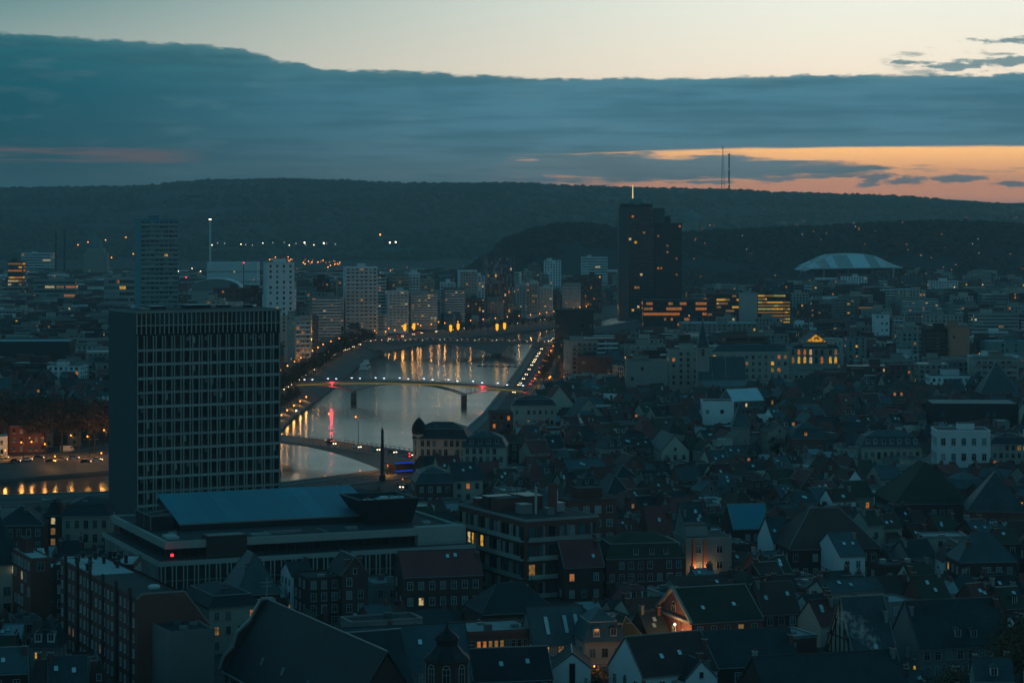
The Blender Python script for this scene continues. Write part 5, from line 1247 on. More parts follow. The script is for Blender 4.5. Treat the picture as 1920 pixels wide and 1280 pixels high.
# ---------------------------------------------------------------- hand-placed buildings
def lab(s, label, ref=None, name=None, cat=None):
    s['label'] = label
    if name: s['name'] = name
    if cat: s['cat'] = cat
    if ref: x0, y0, x1, y1 = s['box']; LANDM.append((ref, (x0+x1)/2, (y0*.7+y1*.3), s['cy']))
    return s
# foreground, left
lab(fb(256, 345, 1120, 499, 62, 25, 6, BRICK, bay=3.1, ww=1.0, wh=1.7, lit=.05, base=.8, rm=FELT, sides='fl', fs='l', plant=False, near=True), 'long dark brick block running away from the blank gable at lower left', 'the long brick block')
lab(hp(318, 1188, 402, 15, 14, 25, 'flat', 0, GREY, FELT, blind=True), 'low flat-roofed grey annex against the brick gable, lower left')
lab(fb(58, 95, 1046, 562, 20, 25, 5, BRICK, rm=GRAVEL, skip=.4, near=True), 'brick wing with pale flat roof behind the long brick block', 'the pale flat roof')
lab(fb(100, 250, 1058, 563, 15, 2, 4, BRICK2, rm=GRAVEL, near=True, plant=False), 'pale-roofed brick block crowded with small vents at lower left')
lab(hp(-40, 1062, 46, 16, 26, 24, 'hip', 12, CREAM, SLATE2, ww=1.5, wh=2.0, bay=2.3, lit=.35, chim=0), 'large building with huge slate roof and yellow windows at left edge', 'the yellow-windowed building')
lab(hp(116, 968, 206, 12.3, 16, 4, 'man', 5, CREAM, SLATE, ww=1.2, wh=2.2, bay=2.2, lit=0, n=3), 'cream house front with three rows of tall windows left of tower', 'the cream house front')
lab(hp(84, 966, 115, 12.5, 14, 4, 'man', 4, BRICK2, SLATE, lit=.3, n=4), 'narrow dark house with one lit window beside the cream front')
lab(hp(-10, 985, 82, 11, 14, 4, 'hip', 5, BRICK2, SLATE), 'dark hipped house behind the yellow-windowed building')
lab(hp(392, 1140, 486, 10.5, 20, 25, 'man', 4, CREAM, SLATE, sides='fl', bay=2.4, sskip=0, ww=1.0, wh=1.8, lit=.08, n=3, blindside=False), 'long mansard house with dormers squeezed beside the brick gable')
lab(hp(444, 1116, 526, 11, 15, 20, 'hip', 9, BRICK2, SLATE2), 'tall steep hipped roof in front of the low hall')
lab(hp(575, 1086, 640, 12, 12, 20, 'flat', 0, BRICK2, FELT, bay=2, n=4), 'narrow dark brick house with pale windows left of red roof')
lab(hp(641, 1078, 690, 13, 12, 20, 'perp', 4, BRICK2, SLATE, bay=2, n=4), 'narrow gabled brick house with tall pale windows')
lab(hp(700, 1096, 750, 8, 10, 15, 'flat', 0, GREY, ZINC), 'low grey outbuilding beside the red-roofed house')
lab(hp(756, 1080, 905, 12, 12, 13, 'par', 5, BRICK2, TILE, n=3, bay=2.6, sky=((.1, .75), (.2, .78)), skip=0), 'red-roofed brick row with white windows below the hall', 'the red-roofed brick row')
lab(hp(648, 1262, 884, 10, 13, 14, 'par', 7.6, GREY, SLATE2, sky=((-.22, .55), (.12, .62), (.36, .72)), chim=1), 'long blue slate roof with three skylights behind the church tower', 'the long blue slate roof')
lab(hp(878, 1188, 1004, 9, 14, 18, 'flat', 0, BRICK, GRAVEL, bay=1.25, ww=.9, wh=2.0, n=2, lit=.6, skip=0, win='stone', pm=BRICK), 'low pale-roofed brick building with a row of yellow windows', 'the yellow window row')
lab(hp(888, 1276, 1036, 7, 11, 12, 'par', 5.2, BRICK2, SLATE, sky=((-.12, .5), (.22, .55)), chim=1), 'dark slate roof with two skylights in front of yellow windows')
lab(hp(1000, 1208, 1104, 6.5, 11, 15, 'par', 7, GREY, SLATE2, sky=((-.2, .5), (.14, .52), (.34, .54)), skw=1.0, skl=4.5, lit=.8, n=2, bay=1.6, wh=1.9, chim=0), 'slate-roofed building with three long skylights and glowing ground floor')
lab(hp(1096, 1204, 1172, 8, 12, 12, 'man', 6.5, CREAM, SLATE2, dorm=((-.2, .25), (.22, .25)), lit=.05, n=2), 'pinkish house with slate mansard, two dormers beside the white gable')
lab(hp(1038, 1252, 1108, 7.5, 10, 0, 'perp', 2.9, WHITE, SLATE, blind=True, chim=0), 'white gable wall with one tall dark window, bottom centre', 'the small white gable')
lab(hp(1204, 1267, 1345, 8, 14, 26, 'par', 6.5, WHITE, TILE2, sky=((-.15, .45), (.1, .5)), n=2, chim=1, cap=STONE, skip=.5), 'big white house with dark roof and two skylights, bottom centre', 'the big white house')
PED = lab(hp(1297, 1167, 1430, 10.5, 19, 20, 'par', 6, BRICK, MOSS, sky=((-.25, .4), (.2, .45)), n=3, bay=3, chim=0, blindside=True, cap=STONE), 'brick hall with a floodlit pediment gable at its left end', 'the floodlit pediment')
lab(hp(1430, 1150, 1500, 10, 12, 14, 'par', 6, BRICK2, TILE2, sky=((-.3, .5), (.3, .6))), 'dark house with two bright skylights right of floodlit pediment')
lab(hp(1604, 1242, 1684, 8, 16, 15, 'par', 12, CREAM, SLATE2, sky=((.05, .25),), chim=1, blindside=True), 'tall steep-roofed half-timbered house beside the drifting smoke', 'the half-timbered house')
lab(hp(1724, 1214, 1896, 7, 16, 14, 'par', 8.6, GREY, SLATE2, sky=(), chim=2, dorm=((-.05, .22), (.12, .2))), 'huge plain slate roof near the bottom right corner', 'the huge plain roof')
lab(hp(1318, 1250, 1498, 8, 12, 14, 'par', 6, BRICK2, SLATE, chim=2, sky=()), 'long dark roof below the floodlit hall')
lab(hp(1440, 1306, 1705, 9, 15, 16, 'par', 6, BRICK2, SLATE, chim=2, sky=()), 'long dark roof along the bottom edge right of the white house')
lab(hp(1285, 1275, 1345, 7, 9, 20, 'perp', 3.5, WHITE, SLATE2, blindside=True), 'bluish white gabled house at the bottom edge')
lab(hp(-25, 1262, 52, 8, 10, 12, 'par', 4, BRICK2, SLATE2, sky=((-.1, .5),)), 'small dark roof with one skylight, bottom left corner')
lab(hp(92, 1290, 165, 8, 10, 14, 'par', 5, BRICK2, SLATE2), 'small blue slate roof at the bottom edge left of brick block')
lab(hp(166, 1278, 205, 8, 10, 14, 'perp', 4, BRICK2, SLATE2), 'little front-gabled roof at the foot of the brick block')
# centre foreground
lab(fb(985, 1122, 974, 626, 40, 27, 4, BRICK, style='bands', fs='fl', bm=CONC, bay=2.6, lit=.05, base=.6, rm=FELT, pm=CONC, near=True, keep=.9), 'brick apartment block with balcony bands and a cluttered flat roof', 'the brick balcony block')
lab(fb(1064, 1156, 938, 668, 12, 20, 5, BRICK, win='white', bay=3.0, lit=0, base=.8, near=True), 'red brick block with white windows behind the balcony block')
lab(hp(905, 1152, 1040, 8, 14, 18, 'hip', 6, BRICK2, SLATE, chim=1), 'dark hipped roof below the brick balcony block')
lab(hp(1058, 1062, 1132, 9, 12, 15, 'par', 6, BRICK2, TILE, lit=.2), 'dark house with red roof and a lit window under balcony block')
lab(hp(1136, 1048, 1284, 10, 14, 10, 'man', 6, BRICK, MOSS, dorm=((-.12, .2), (.08, .2), (.26, .2)), chim=1), 'wide brown-roofed house with three white dormer windows')
lab(fb(1286, 1372, 1008, 640, 14, 10, 3, GREY, bay=4, lit=.1, base=.8, rm=FELT, near=True), 'grey flat block with two orange-lit strips down its front', 'the orange-lit strips')
lab(hp(1216, 1000, 1264, 10, 9, 14, 'par', 7, BRICK, TILE, sky=((0, .5),)), 'bright red steep roof with a single skylight')
lab(hp(1236, 1010, 1280, 7, 8, 10, 'flat', 0, WHITE, ZINC, blind=True), 'small white box building under the red steep roof')
lab(hp(1286, 1000, 1332, 9, 12, 12, 'par', 8, GREY, SLATE2, sky=((.1, .45), (.2, .55), (.05, .7))), 'steep blue slate roof with three skylights by red roof')
lab(hp(1450, 1016, 1493, 8, 13, 14, 'par', 6, WHITE, SLATE2, sky=((-.3, .45), (.1, .5)), n=1, ww=1.6, wh=2.4), 'white-fronted house with two skylights beside reddish hip roof', 'the white-fronted house')
lab(hp(1575, 1042, 1622, 8, 18, 14, 'par', 5, WHITE, SLATE2, sky=((-.1, .5), (.25, .5)), n=2, bay=3), 'white end-walled house with teal roof and paired skylights')
lab(hp(1480, 1030, 1650, 8, 22, 8, 'hip', 10, BRICK2, TILE2, chim=1), 'wide reddish brown hipped roof in the middle of right', 'the wide reddish hip roof')
lab(hp(1375, 990, 1445, 9, 12, 12, 'par', 6, BRICK2, BLUEMETAL, chim=1), 'house with a bright blue metal roof')
lab(hp(1680, 945, 1822, 9, 26, 6, 'hip', 12, BRICK2, MOSS, chim=0), 'massive mossy hipped church-like roof at right')
lab(hp(1815, 958, 1925, 10, 18, -6, 'hip', 11, BRICK, SLATE2, chim=0, n=2), 'red brick building under a tall blue hipped roof, right edge', 'the tall blue hipped roof')
lab(hp(1800, 1054, 1906, 8, 13, 6, 'hip', 7, BRICK2, SLATE2, chim=1), 'blue hipped roof with two slim dormers below the tall hipped roof')
lab(hp(1616, 838, 1728, 10.5, 14, 2, 'man', 6, CREAM, SLATE2, dorm=((-.4, .3), (-.27, .3), (-.13, .3), (0, .3), (.13, .3), (.27, .3), (.4, .3)), dw=1.4, dh=1.9, dm=FRAME, n=2, bay=2.4, wh=2.6, skip=0, chim=1), 'pale mansion with blue mansard and a row of seven dormers', 'the seven-dormer mansion', 'mansion')
lab(fb(1757, 1857, 806, 900, 16, -2, 3, WHITE, bay=3.2, ww=1.7, wh=2.6, lit=0, plant=True, base=1.5, near=True), 'bright white three-storey building at right', 'the bright white building')
lab(hp(1858, 832, 1930, 12, 14, -4, 'man', 4, STONE, SLATE, lit=.25, n=4, bay=2.2), 'grey stone houses with several lit windows at the right edge')
lab(hp(1440, 812, 1484, 12, 14, 6, 'perp', 3.5, CREAM, SLATE, n=3), 'cream gabled town house facing front')
lab(hp(1486, 822, 1548, 11, 12, 4, 'man', 6, BRICK, SLATE2, dorm=((-.1, .2),), dlit=1, n=2), 'brick mansard house with one lit dormer')
lab(fb(1318, 1376, 752, 1080, 14, 0, 2, WHITE, rm=FELT, skip=.8, near=False, plant=False), 'plain white blank-walled building in the middle of the old town', 'the blank white wall')
lab(hp(1374, 800, 1406, 14, 9, 0, 'pyr', 10, STONE, SLATE2, n=1, wh=3, bay=5), 'small square church tower with pyramid cap', 'the square church tower')
lab(hp(1240, 846, 1292, 8, 26, 8, 'perp', 6, CREAM, SLATE2, chim=0), 'pale triangular gable with classical cornice')
lab(fb(1748, 1908, 756, 1100, 26, -3, 2, DARK, rm=COPPER, skip=.85, near=False, plant=False), 'long dark hall with flat green roof', 'the long green-roofed hall')
lab(hp(1838, 738, 1910, 9, 15, 0, 'pyr', 16, BRICK2, SLATE2, chim=0), 'steep slate pyramid roof above brick walls', 'the slate pyramid')
lab(hp(1375, 752, 1432, 11, 12, 28, 'par', 5, GREY, SKYGL, chim=0, cap=WHITE), 'house with a shiny glazed sloping roof', 'the shiny glazed roof')
# mansions by the road bridge
M1 = lab(hp(774, 822, 876, 14, 14, -6, 'man', 6, CREAM, SLATE, n=4, bay=2.1, wh=2.2, ww=1.1, lit=0, chim=2), 'river mansion with mansard roof and domed corner turret', 'the turreted mansion', 'mansion')
lab(hp(868, 838, 948, 12.5, 13, -4, 'man', 5.5, CREAM, SLATE2, n=4, bay=2.2, wh=2.1, lit=0, dorm=((-.3, .3), (-.1, .3), (.1, .3), (.3, .3)), chim=2), 'pale mansard house right of the turreted mansion')
lab(hp(780, 906, 850, 11, 16, 8, 'man', 5, BRICK2, SLATE2, n=3), 'dark stone house in front of the turreted mansion')
lab(hp(850, 900, 905, 11, 14, 14, 'par', 5, CREAM, SLATE, n=3), 'pale house with dark roof below the two mansions')
lab(hp(918, 775, 962, 14, 12, 4, 'flat', 0, BRICK, FELT, lit=.15, n=4), 'brick corner house over the right quay', 'the quay corner house')
lab(hp(962, 760, 1042, 14, 14, 4, 'man', 4, CREAM, SLATE, n=3), 'cream block with dark attic by the footbridge end')
# middle distance, left bank
lab(fb(263, 334, 411, 1800, 20, 20, 26, BLUEMETAL, style='bands', bay=3.4, bm=CONC, lit=.02, plant=True, fs='f', sides='f', near=False), 'tall dark slab of flats with pale blue side wall', 'the dark slab', cat='apartment tower')
lab(fb(500, 552, 492, 1650, 16, 14, 17, WHITE, bay=4.5, lit=.02, near=False, fs='f'), 'pale twin-strip slab of flats behind the grid-front tower', 'the pale twin slab', cat='apartment tower')
lab(fb(648, 708, 500, 1950, 20, 10, 17, WHITE, style='bands', bay=3.2, lit=.06, near=False), 'pale banded tower of flats on the left quay', 'the pale banded tower', cat='apartment tower')
lab(fb(728, 766, 545, 2020, 18, 8, 13, WHITE, style='bands', bay=2.8, lit=.09, near=False), 'pale balcony block right of the pale banded tower')
lab(fb(770, 820, 550, 2080, 18, 6, 12, CREAM, style='bands', bay=2.6, lit=.12, near=False), 'cream balcony block, widest on the quay')
lab(fb(833, 872, 540, 2150, 18, 4, 13, GREY, style='bands', bay=2.6, lit=.06, near=False), 'grey balcony block on the quay left of glass tower')
lab(fb(874, 904, 560, 2190, 18, 4, 10, BRICK2, lit=.15, near=False), 'dark brick block squeezed left of the glass tower')
lab(fb(906, 964, 482, 2260, 20, 3, 18, DKBLUE, style='curtain', lit=.02, near=False, fm=GREY), 'dark glass tower with pale right edge in centre', 'the dark glass tower', cat='office tower')
lab(fb(968, 1002, 534, 2320, 16, -2, 10, WHITE, style='bands', bay=2.4, lit=.05, near=False), 'white balcony block right of the dark glass tower')
lab(fb(1003, 1036, 538, 2340, 16, -2, 10, WHITE, style='bands', bay=2.4, lit=.05, near=False), 'second white balcony block right of the dark glass tower')
lab(fb(1020, 1052, 488, 2750, 18, 0, 14, WHITE, lit=.04, near=False), 'stepped white block far behind the white balcony blocks')
lab(fb(1090, 1139, 482, 2850, 20, 0, 14, WHITE, style='ribbon', lit=.02, near=False), 'pale gridded block far back left of the dark high-rise', 'the pale gridded block')
lab(fb(1054, 1088, 534, 2420, 16, -4, 10, CREAM, style='bands', bay=2.4, lit=.08, near=False), 'cream block between white balcony blocks and dark block')
lab(fb(1089, 1128, 516, 2440, 16, -4, 12, DARK, lit=.07, near=False), 'dark block with pale right edge near the dark high-rise')
lab(fb(1041, 1113, 580, 1745, 24, 0, 6, DARK, skip=.75, lit=.1, near=False), 'blank dark cube building by the right river bank', 'the dark cube')
lab(fb(584, 640, 556, 1880, 18, 12, 13, GREY, style='bands', bay=2.8, lit=.05, near=False), 'grey block left of the pale banded tower')
lab(fb(553, 583, 600, 1560, 18, 20, 9, CREAM, style='bands', bay=2.6, lit=.12, near=False), 'cream quay flats right beside the grid-front tower')
lab(fb(40, 95, 474, 3600, 30, 0, 9, WHITE, style='ribbon', lit=.05, near=False), 'far white block in the valley at left', 'the far white block')
lab(fb(14, 42, 490, 2800, 20, 0, 10, DARK, style='ribbon', lit=.6, near=False), 'dark office block full of yellow windows at the left edge', 'the yellow-lit office')
lab(fb(62, 142, 524, 2500, 24, 4, 6, CONC, style='ribbon', lit=.22, near=False), 'wide grey office with a strip of yellow windows')
lab(fb(-10, 130, 640, 1560, 30, 3, 1, DARK, rm=BLUEMETAL, nowin=True, near=False, plant=False), 'long low hall with a flat teal roof at left', 'the teal flat roof')
lab(fb(388, 482, 492, 2900, 30, 0, 3, WHITE, rm=WHITE, lit=.02, near=False, plant=False), 'wide white hall left of the pale twin slab')
lab(fb(195, 253, 520, 2300, 24, 8, 6, CONC, style='ribbon', lit=.04, near=False), 'grey ribbon-windowed block left of the dark slab')
lab(fb(400, 478, 540, 2000, 18, 8, 8, BRICK, bay=3, lit=.04, near=False), 'brick block of flats between the dark slab and twin slab')
# middle distance, right
lab(fb(1206, 1326, 562, 2100, 26, 0, 5, DARK, style='ribbon', lit=.5, base=1.5, pal=[LITO, LITO, LITD], near=False, plant=False), 'low dark office with rows of orange windows below the high-rise', 'the orange-windowed office')
lab(fb(1326, 1386, 550, 2100, 26, 0, 8, BRICK, style='ribbon', lit=.4, pal=[LITD, LITD, LITD, LITY], near=False), 'brown office with scattered lit windows right of the high-rise')
lab(fb(1387, 1420, 550, 2090, 30, 0, 1, CONC, nowin=True, near=False), 'blank concrete office flank between two lit offices')
lab(fb(1420, 1482, 550, 2095, 24, 0, 9, DARK, style='ribbon', lit=.8, pal=[LITG, LITD, LITD, LITY, LITD], near=False), 'dark office with many yellow windows right of concrete flank', 'the yellow ribbon office')
lab(fb(1278, 1420, 606, 1960, 34, 0, 3, STONE, rm=BLUEMETAL, bay=4, lit=.1, near=False), 'wide stone building with teal roof below the lit offices')
LWB = lab(fb(1332, 1480, 661, 1332, 16, 3, 6, CREAM, bay=3.4, ww=1.7, wh=1.9, lit=.16, near=True, base=1, rm=BLUEMETAL, plant=False, skip=0), 'long cream building with square windows, some lit, behind spire church', 'the long cream building')
lab(fb(1255, 1312, 656, 1345, 16, 3, 6, CREAM, bay=3.4, lit=.05, near=False, rm=FELT), 'cream wing left of the church spire')
lab(fb(1782, 1818, 612, 1500, 20, 0, 10, BRICKR, skip=.9, lit=.1, near=False), 'orange brick tower flank at right', 'the orange brick tower', cat='apartment tower')
lab(fb(1736, 1781, 616, 1510, 18, 0, 10, BRICK2, style='bands', bm=BRICK2, lit=.05, near=False), 'dark balcony tower left of the orange brick flank', cat='apartment tower')
lab(fb(1588, 1625, 632, 1560, 16, 0, 7, GREY, bay=3, lit=.02, near=False), 'plain grey block right of the lit theatre')
lab(fb(1640, 1668, 590, 1800, 14, 0, 8, WHITE, skip=.8, near=False), 'narrow white slab with a red stripe neighbour')
lab(fb(1175, 1252, 676, 1300, 20, 0, 3, STONE, bay=5, skip=.6, near=False, rm=SLATE), 'pale low building with bright roof edge near the right quay')
lab(fb(1085, 1150, 668, 1420, 20, 0, 5, BRICK2, bay=4, skip=.3, near=False), 'dark blank block behind the right quay')
lab(fb(1690, 1760, 560, 2200, 22, 0, 8, CREAM, style='bands', lit=.06, near=False), 'cream balcony block upper right')
lab(fb(1500, 1560, 570, 2100, 22, 0, 8, BRICK, lit=.06, near=False), 'red brick flats below the white arched station')
lab(fb(1565, 1610, 560, 2050, 20, 0, 9, GREY, style='bands', bm=GREY, lit=.05, near=False), 'grey banded flats below the white arched station')
lab(fb(1826, 1910, 588, 1900, 24, 0, 6, CONC, style='ribbon', lit=.06, near=False), 'grey ribbon office at the right edge')
lab(fb(1850, 1935, 640, 1600, 24, 0, 4, COPPER, skip=.6, near=False, rm=BLUEMETAL), 'teal-clad box building at the right edge')
QF = []
# ---------------------------------------------------------------- flats following the bend of the left quay
qf = random.Random(17)
for row, (off, s0) in enumerate(((30, 0), (62, 9))):
    pl = offset(LBI, off); s = s0; L = plen(pl)
    while s < L:
        x, y, a = along(pl, s); st_ = qf.uniform(12, 17)
        if 1330 < y < 2480:
            zz = qf.choice((24, 28, 31, 34, 38, 42) if row == 0 else (32, 38, 42, 48)); m = qf.choice((WHITE, CREAM, CREAM, GREY, WHITE, CONC, BRICK2))
            rr = R(qf.uniform(-4, 16)); ww_ = qf.uniform(11, 17)
            if zz*F/y < 150: try_quay = dict(t='block', cx=x, cy=y, r=rr, w=ww_, d=13, z=zz, n=int(zz/3), wm=m, rm=FELT, lit=.07, near=False, style=qf.choice(('bands', 'bands', 'punch')), bm=qf.choice((WHITE, CREAM, m)), bay=2.5, fs='fr'); QF.append(try_quay)
        s += st_
# ---------------------------------------------------------------- the rest of the town
RIVER = LB+RB[::-1]
def in_poly(x, y, P_):
    c = False; j = len(P_)-1
    for i in range(len(P_)):
        if (P_[i][1] > y) != (P_[j][1] > y) and x < (P_[j][0]-P_[i][0])*(y-P_[i][1])/(P_[j][1]-P_[i][1])+P_[i][0]: c = not c
        j = i
    return c
def dseg(x, y, P_):
    m = 1e9
    for (x0, y0), (x1, y1) in zip(P_, P_[1:]):
        l2 = (x1-x0)**2+(y1-y0)**2; u = max(0, min(1, ((x-x0)*(x1-x0)+(y-y0)*(y1-y0))/l2)); m = min(m, sqrt((x0+u*(x1-x0)-x)**2+(y0+u*(y1-y0)-y)**2))
    return m
def dry(cs, Y):
    if Y > 3400: return True
    for x, y in cs:
        if in_poly(x, y, RIVER) or dseg(x, y, LB) < 36 or dseg(x, y, RB) < 25: return False
    return True
fr = random.Random(21)
DIST = []
yy = 450.
while yy < 3700:
    step = 110+yy*.06; hw = yy*.235; n_ = int(2*hw/step)+2
    for i in range(n_):
        x = -hw+i*step+fr.uniform(-.3, .3)*step; y = yy+fr.uniform(-.3, .3)*step
        DIST.append((x, y, R(fr.choice((fr.uniform(10, 27), fr.uniform(-8, 12), fr.uniform(14, 24))) if y < 1300 else fr.uniform(-14, 22)), step))
    yy += step*.8
WALLS = [BRICK]*5+[BRICK2]*4+[CREAM]*3+[GREY]*3+[WHITE]+[STONE]
ROOFS = [SLATE]*4+[SLATE2]*4+[TILE]*4+[TILE2]*4+[MOSS]*2
def try_add(s):
    if abs(s['cx']) > s['cy']*.222+12: return False
    cs = corners(s['cx'], s['cy'], s['r'], s['w']*.96, s['d']*.96); z = s.get('z', s.get('ze', 0)+s.get('rh', 0))
    Y = s['cy']
    if not dry(cs, Y) or not free(cs): return False
    if hides(cs, z):
        return False
    if z < H and proj(0, Y, z)[1] < 452 : return False
    add_spec(s); return True
for q in QF:
    cs_ = corners(q['cx'], q['cy'], q['r'], q['w'], q['d'])
    if free(cs_) and dry(cs_, q['cy']): add_spec(q)
def nearest_d(x, y): return min(range(len(DIST)), key=lambda k: (DIST[k][0]-x)**2+(DIST[k][1]-y)**2)
for di, (dx, dy, rot, step) in enumerate(DIST):
    c, s_ = cos(rot), sin(rot); half = step*.75; v = -half; row = 0
    far = dy > 1250
    while v < half:
        dep = fr.uniform(8, 11.5) if not far else fr.uniform(11, 16)
        u = -half+fr.uniform(0, 6)
        while u < half:
            fl = False
            left = dx < -100 and dy > 950
            if far and fr.random() < (.42 if not left else .34): fl = True
            w = fr.uniform(5, 8.6) if not fl else fr.uniform(14, 30)
            if not far and fr.random() < .08: w = fr.uniform(11, 18)
            x = dx+c*(u+w/2)-s_*v; y = dy+s_*(u+w/2)+c*v
            if y > 425 and nearest_d(x, y) == di:
                if fl:
                    z = fr.choice((11, 13, 15, 17, 20, 24)) if y < 1900 else fr.choice((11, 14, 17, 20, 24, 29)); 
                    if left: z = min(z, 17)
                    m = fr.choice((BRICK, BRICK, CREAM, GREY, WHITE, CONC, BRICK2, BRICK2, STONE, DARK, DKBLUE) if y > 1500 else (BRICK, BRICK, CREAM, GREY, WHITE, CONC, BRICK2, STONE))
                    try_add(dict(t='block', cx=x, cy=y, r=rot, w=w, d=dep+2, z=z, n=max(2, int(z/3.1)), wm=m, rm=fr.choice((FELT, FELT, FELT, ZINC)), lit=.035, near=y < 1000,
                                 style=fr.choice(('punch', 'punch', 'bands', 'ribbon')) if z > 15 else 'punch', bm=fr.choice((WHITE, GREY, m))))
                else:
                    rf = fr.choices(('par', 'perp', 'hip', 'man', 'flat'), (56, 7, 5, 11, 21))[0]
                    ze = fr.uniform(5.6, 11) if y < 1000 else fr.uniform(7.5, 12)
                    if fr.random() < .15: ze *= .62
                    rh = {'par': dep*fr.uniform(.24, .46), 'perp': w*fr.uniform(.38, .65), 'hip': fr.uniform(4, 6.5), 'man': fr.uniform(4.5, 6), 'flat': 0}[rf]
                    dm = ((-.22, .3), (.22, .3)) if rf == 'man' else (((0, .25),) if rf == 'par' and fr.random() < .25 else ())
                    wm = fr.choice(WALLS)
                    ok = try_add(H_(x, y, rot, w-.05, dep, ze, rh, rf, wm, fr.choice((FELT, FELT, GRAVEL, ZINC)) if rf == 'flat' else fr.choice(ROOFS), dorm=dm, dm=fr.choice((FRAME, wm, SLATE)), dlit=.06))
                    if not ok and w > 7: try_add(H_(x, y, rot, 5.6, 7, ze*.6, 2.4 if rf != 'flat' else 0, rf if rf in ('par', 'flat') else 'par', wm, fr.choice((SLATE, ZINC, TILE2)), dorm=()))
            u += w+(fr.uniform(2, 6) if fr.random() < .13 else 0)+(8 if fr.random() < .05 else 0)
        row += 1; v += dep+(fr.uniform(3, 6) if row % 2 else fr.uniform(6, 8.5))
# ---------------------------------------------------------------- which of them show, and how large
import numpy as np
ZW, ZH = 960, 640
zb = np.zeros((ZH, ZW), bool)
vis = {}
for k, s in sorted(enumerate(SPECS), key=lambda q: min(p[1] for p in q[1]['cs'])):
    x0, y0, x1, y1 = s['box']; t_ = s.get('top', 20)
    if s['t'] == 'house' and s['roof'] != 'flat': y0 = y0+(y1-y0)*.12
    a, b_, c_, d_ = [int(round(q/2)) for q in (x0, x1, y0, y1)]
    a, b_, c_, d_ = max(0, a), min(ZW, b_), max(0, c_), min(ZH, d_)
    if b_ <= a or d_ <= c_: vis[k] = 0; continue
    w_ = zb[c_:d_, a:b_]; vis[k] = int((~w_).sum()); w_[:] = True
hs = sorted([k for k, s in enumerate(SPECS) if s['t'] == 'house'], key=lambda k: (not SPECS[k].get('land'), -vis[k]))
bs = sorted([k for k, s in enumerate(SPECS) if s['t'] == 'block'], key=lambda k: (not SPECS[k].get('land'), -vis[k]))
keep = set(hs[:298])|set(bs[:285])
print('houses', len(hs), 'blocks', len(bs), 'vis of last house', vis[hs[min(297, len(hs)-1)]], 'vis of last block', vis[bs[min(284, len(bs)-1)]] if bs else 0)
# ---------------------------------------------------------------- labels
def look(s):
    wm = WALLW.get(s['wm'].name, 'dark')
    if s['t'] == 'house':
        rw = ROOFW.get(s['rm'].name, 'grey'); k = KINDW[s['roof']]
        size = 'tall ' if s['ze'] > 9.6 else ('low ' if s['ze'] < 5.6 else ('wide ' if s['w'] > 11.5 else ''))
        return f"{size}{wm} {k} house, {rw} roof" if s['roof'] != 'flat' else f"{size}{wm} house with {rw} roof"
    size = 'tall ' if s['z'] > 22 else ('low ' if s['z'] < 12 else '')
    st = {'bands': 'balconied', 'ribbon': 'ribbon-windowed', 'punch': 'flat-roofed', 'curtain': 'glazed'}[s.get('style', 'punch')]
    return f"{size}{wm} {st} block"
cand = {}
for k in sorted(keep):
    s = SPECS[k]
    if s.get('label'): continue
    x0, y0, x1, y1 = s['box']; px, py = (x0+x1)/2, y0*.7+y1*.3
    L_ = min(LANDM, key=lambda l: (l[1]-px)**2+((l[2]-py)*1.6)**2)
    dx, dy = px-L_[1], py-L_[2]
    rel = ('left of' if dx < 0 else 'right of') if abs(dx) > abs(dy)*1.1 else ('in front of' if s['cy'] < L_[3] else 'behind')
    lk_ = look(s)
    if len(f"{lk_} {rel} {L_[0]}".split()) > 13: lk_ = lk_.split(',')[0].replace(' house', ' house')
    cand.setdefault(f"{lk_}, {rel} {L_[0]}", []).append((dx*dx+dy*dy, k))
for base, lst in cand.items():
    lst.sort()
    for i, (_, k) in enumerate(lst): SPECS[k]['label'] = base if len(lst) == 1 else (f"{base}, nearest to it" if i == 0 else f"{base}, {ordn(i+1)} nearest")
mass = MB(); nm = 0
for k, s in enumerate(SPECS):
    if s['t'] == 'custom': continue
    if k in keep:
        near = s.get('near', s['cy'] < 1000)
        s['root'] = build_house(s, near) if s['t'] == 'house' else build_block(s, near)
    elif vis[k] > 0 or s['cy'] < 1500:
        if s['t'] == 'block': s = dict(s, ze=s['z'], rh=0, roof='flat')
        mass_house(mass, s); nm += 1
mass.T = None
mass.build('distant_rooftops', kind='stuff', label='dense mass of small far houses filling the gaps of the town')
print('mass houses', nm, 'tris', len(mass.f))
# ---------------------------------------------------------------- extras on hand-placed buildings
def find(txt): return next(s for s in SPECS if s.get('label', '').startswith(txt))
s = find('long dark brick block'); t = s['root']; w, d, z = s['w'], s['d'], s['z']
b = MB(); b.box(-w/2+.5, w/2-.5, 4, d/2-.5, z-.25, z-.1, GRAVEL); b.build('roof_covering', t)
for i in range(9): b = MB(); b.bar((0, 0, z-.3), (0, 0, z+1.2), .4, METALD, 8); b.bar((0, 0, z+1.2), (0, 0, z+1.5), .65, METALD, 8); b.build('roof_vent', t, (fr.uniform(-.42, .42)*w, fr.uniform(.15, .46)*d, 0))
b = MB(); b.exty([(-w/2, 0), (w/2+5.5, 0), (w/2+5.5, 14), (w/2, z+.6), (-w/2+1.2, z+.6), (-w/2, z-.4)], -d/2-.35, -d/2-.02, BRICK); b.build('gable_wall', t)
b = MB(); pts = [(w/2+5.7, 14), (w/2, z+.75), (-w/2+1.2, z+.75), (-w/2-.1, z-.3)]
for (xa, za), (xb, zb_) in zip(pts, pts[1:]): b.bar((xa, -d/2-.2, za), (xb, -d/2-.2, zb_), .2, STONE)
b.build('gable_coping', t)
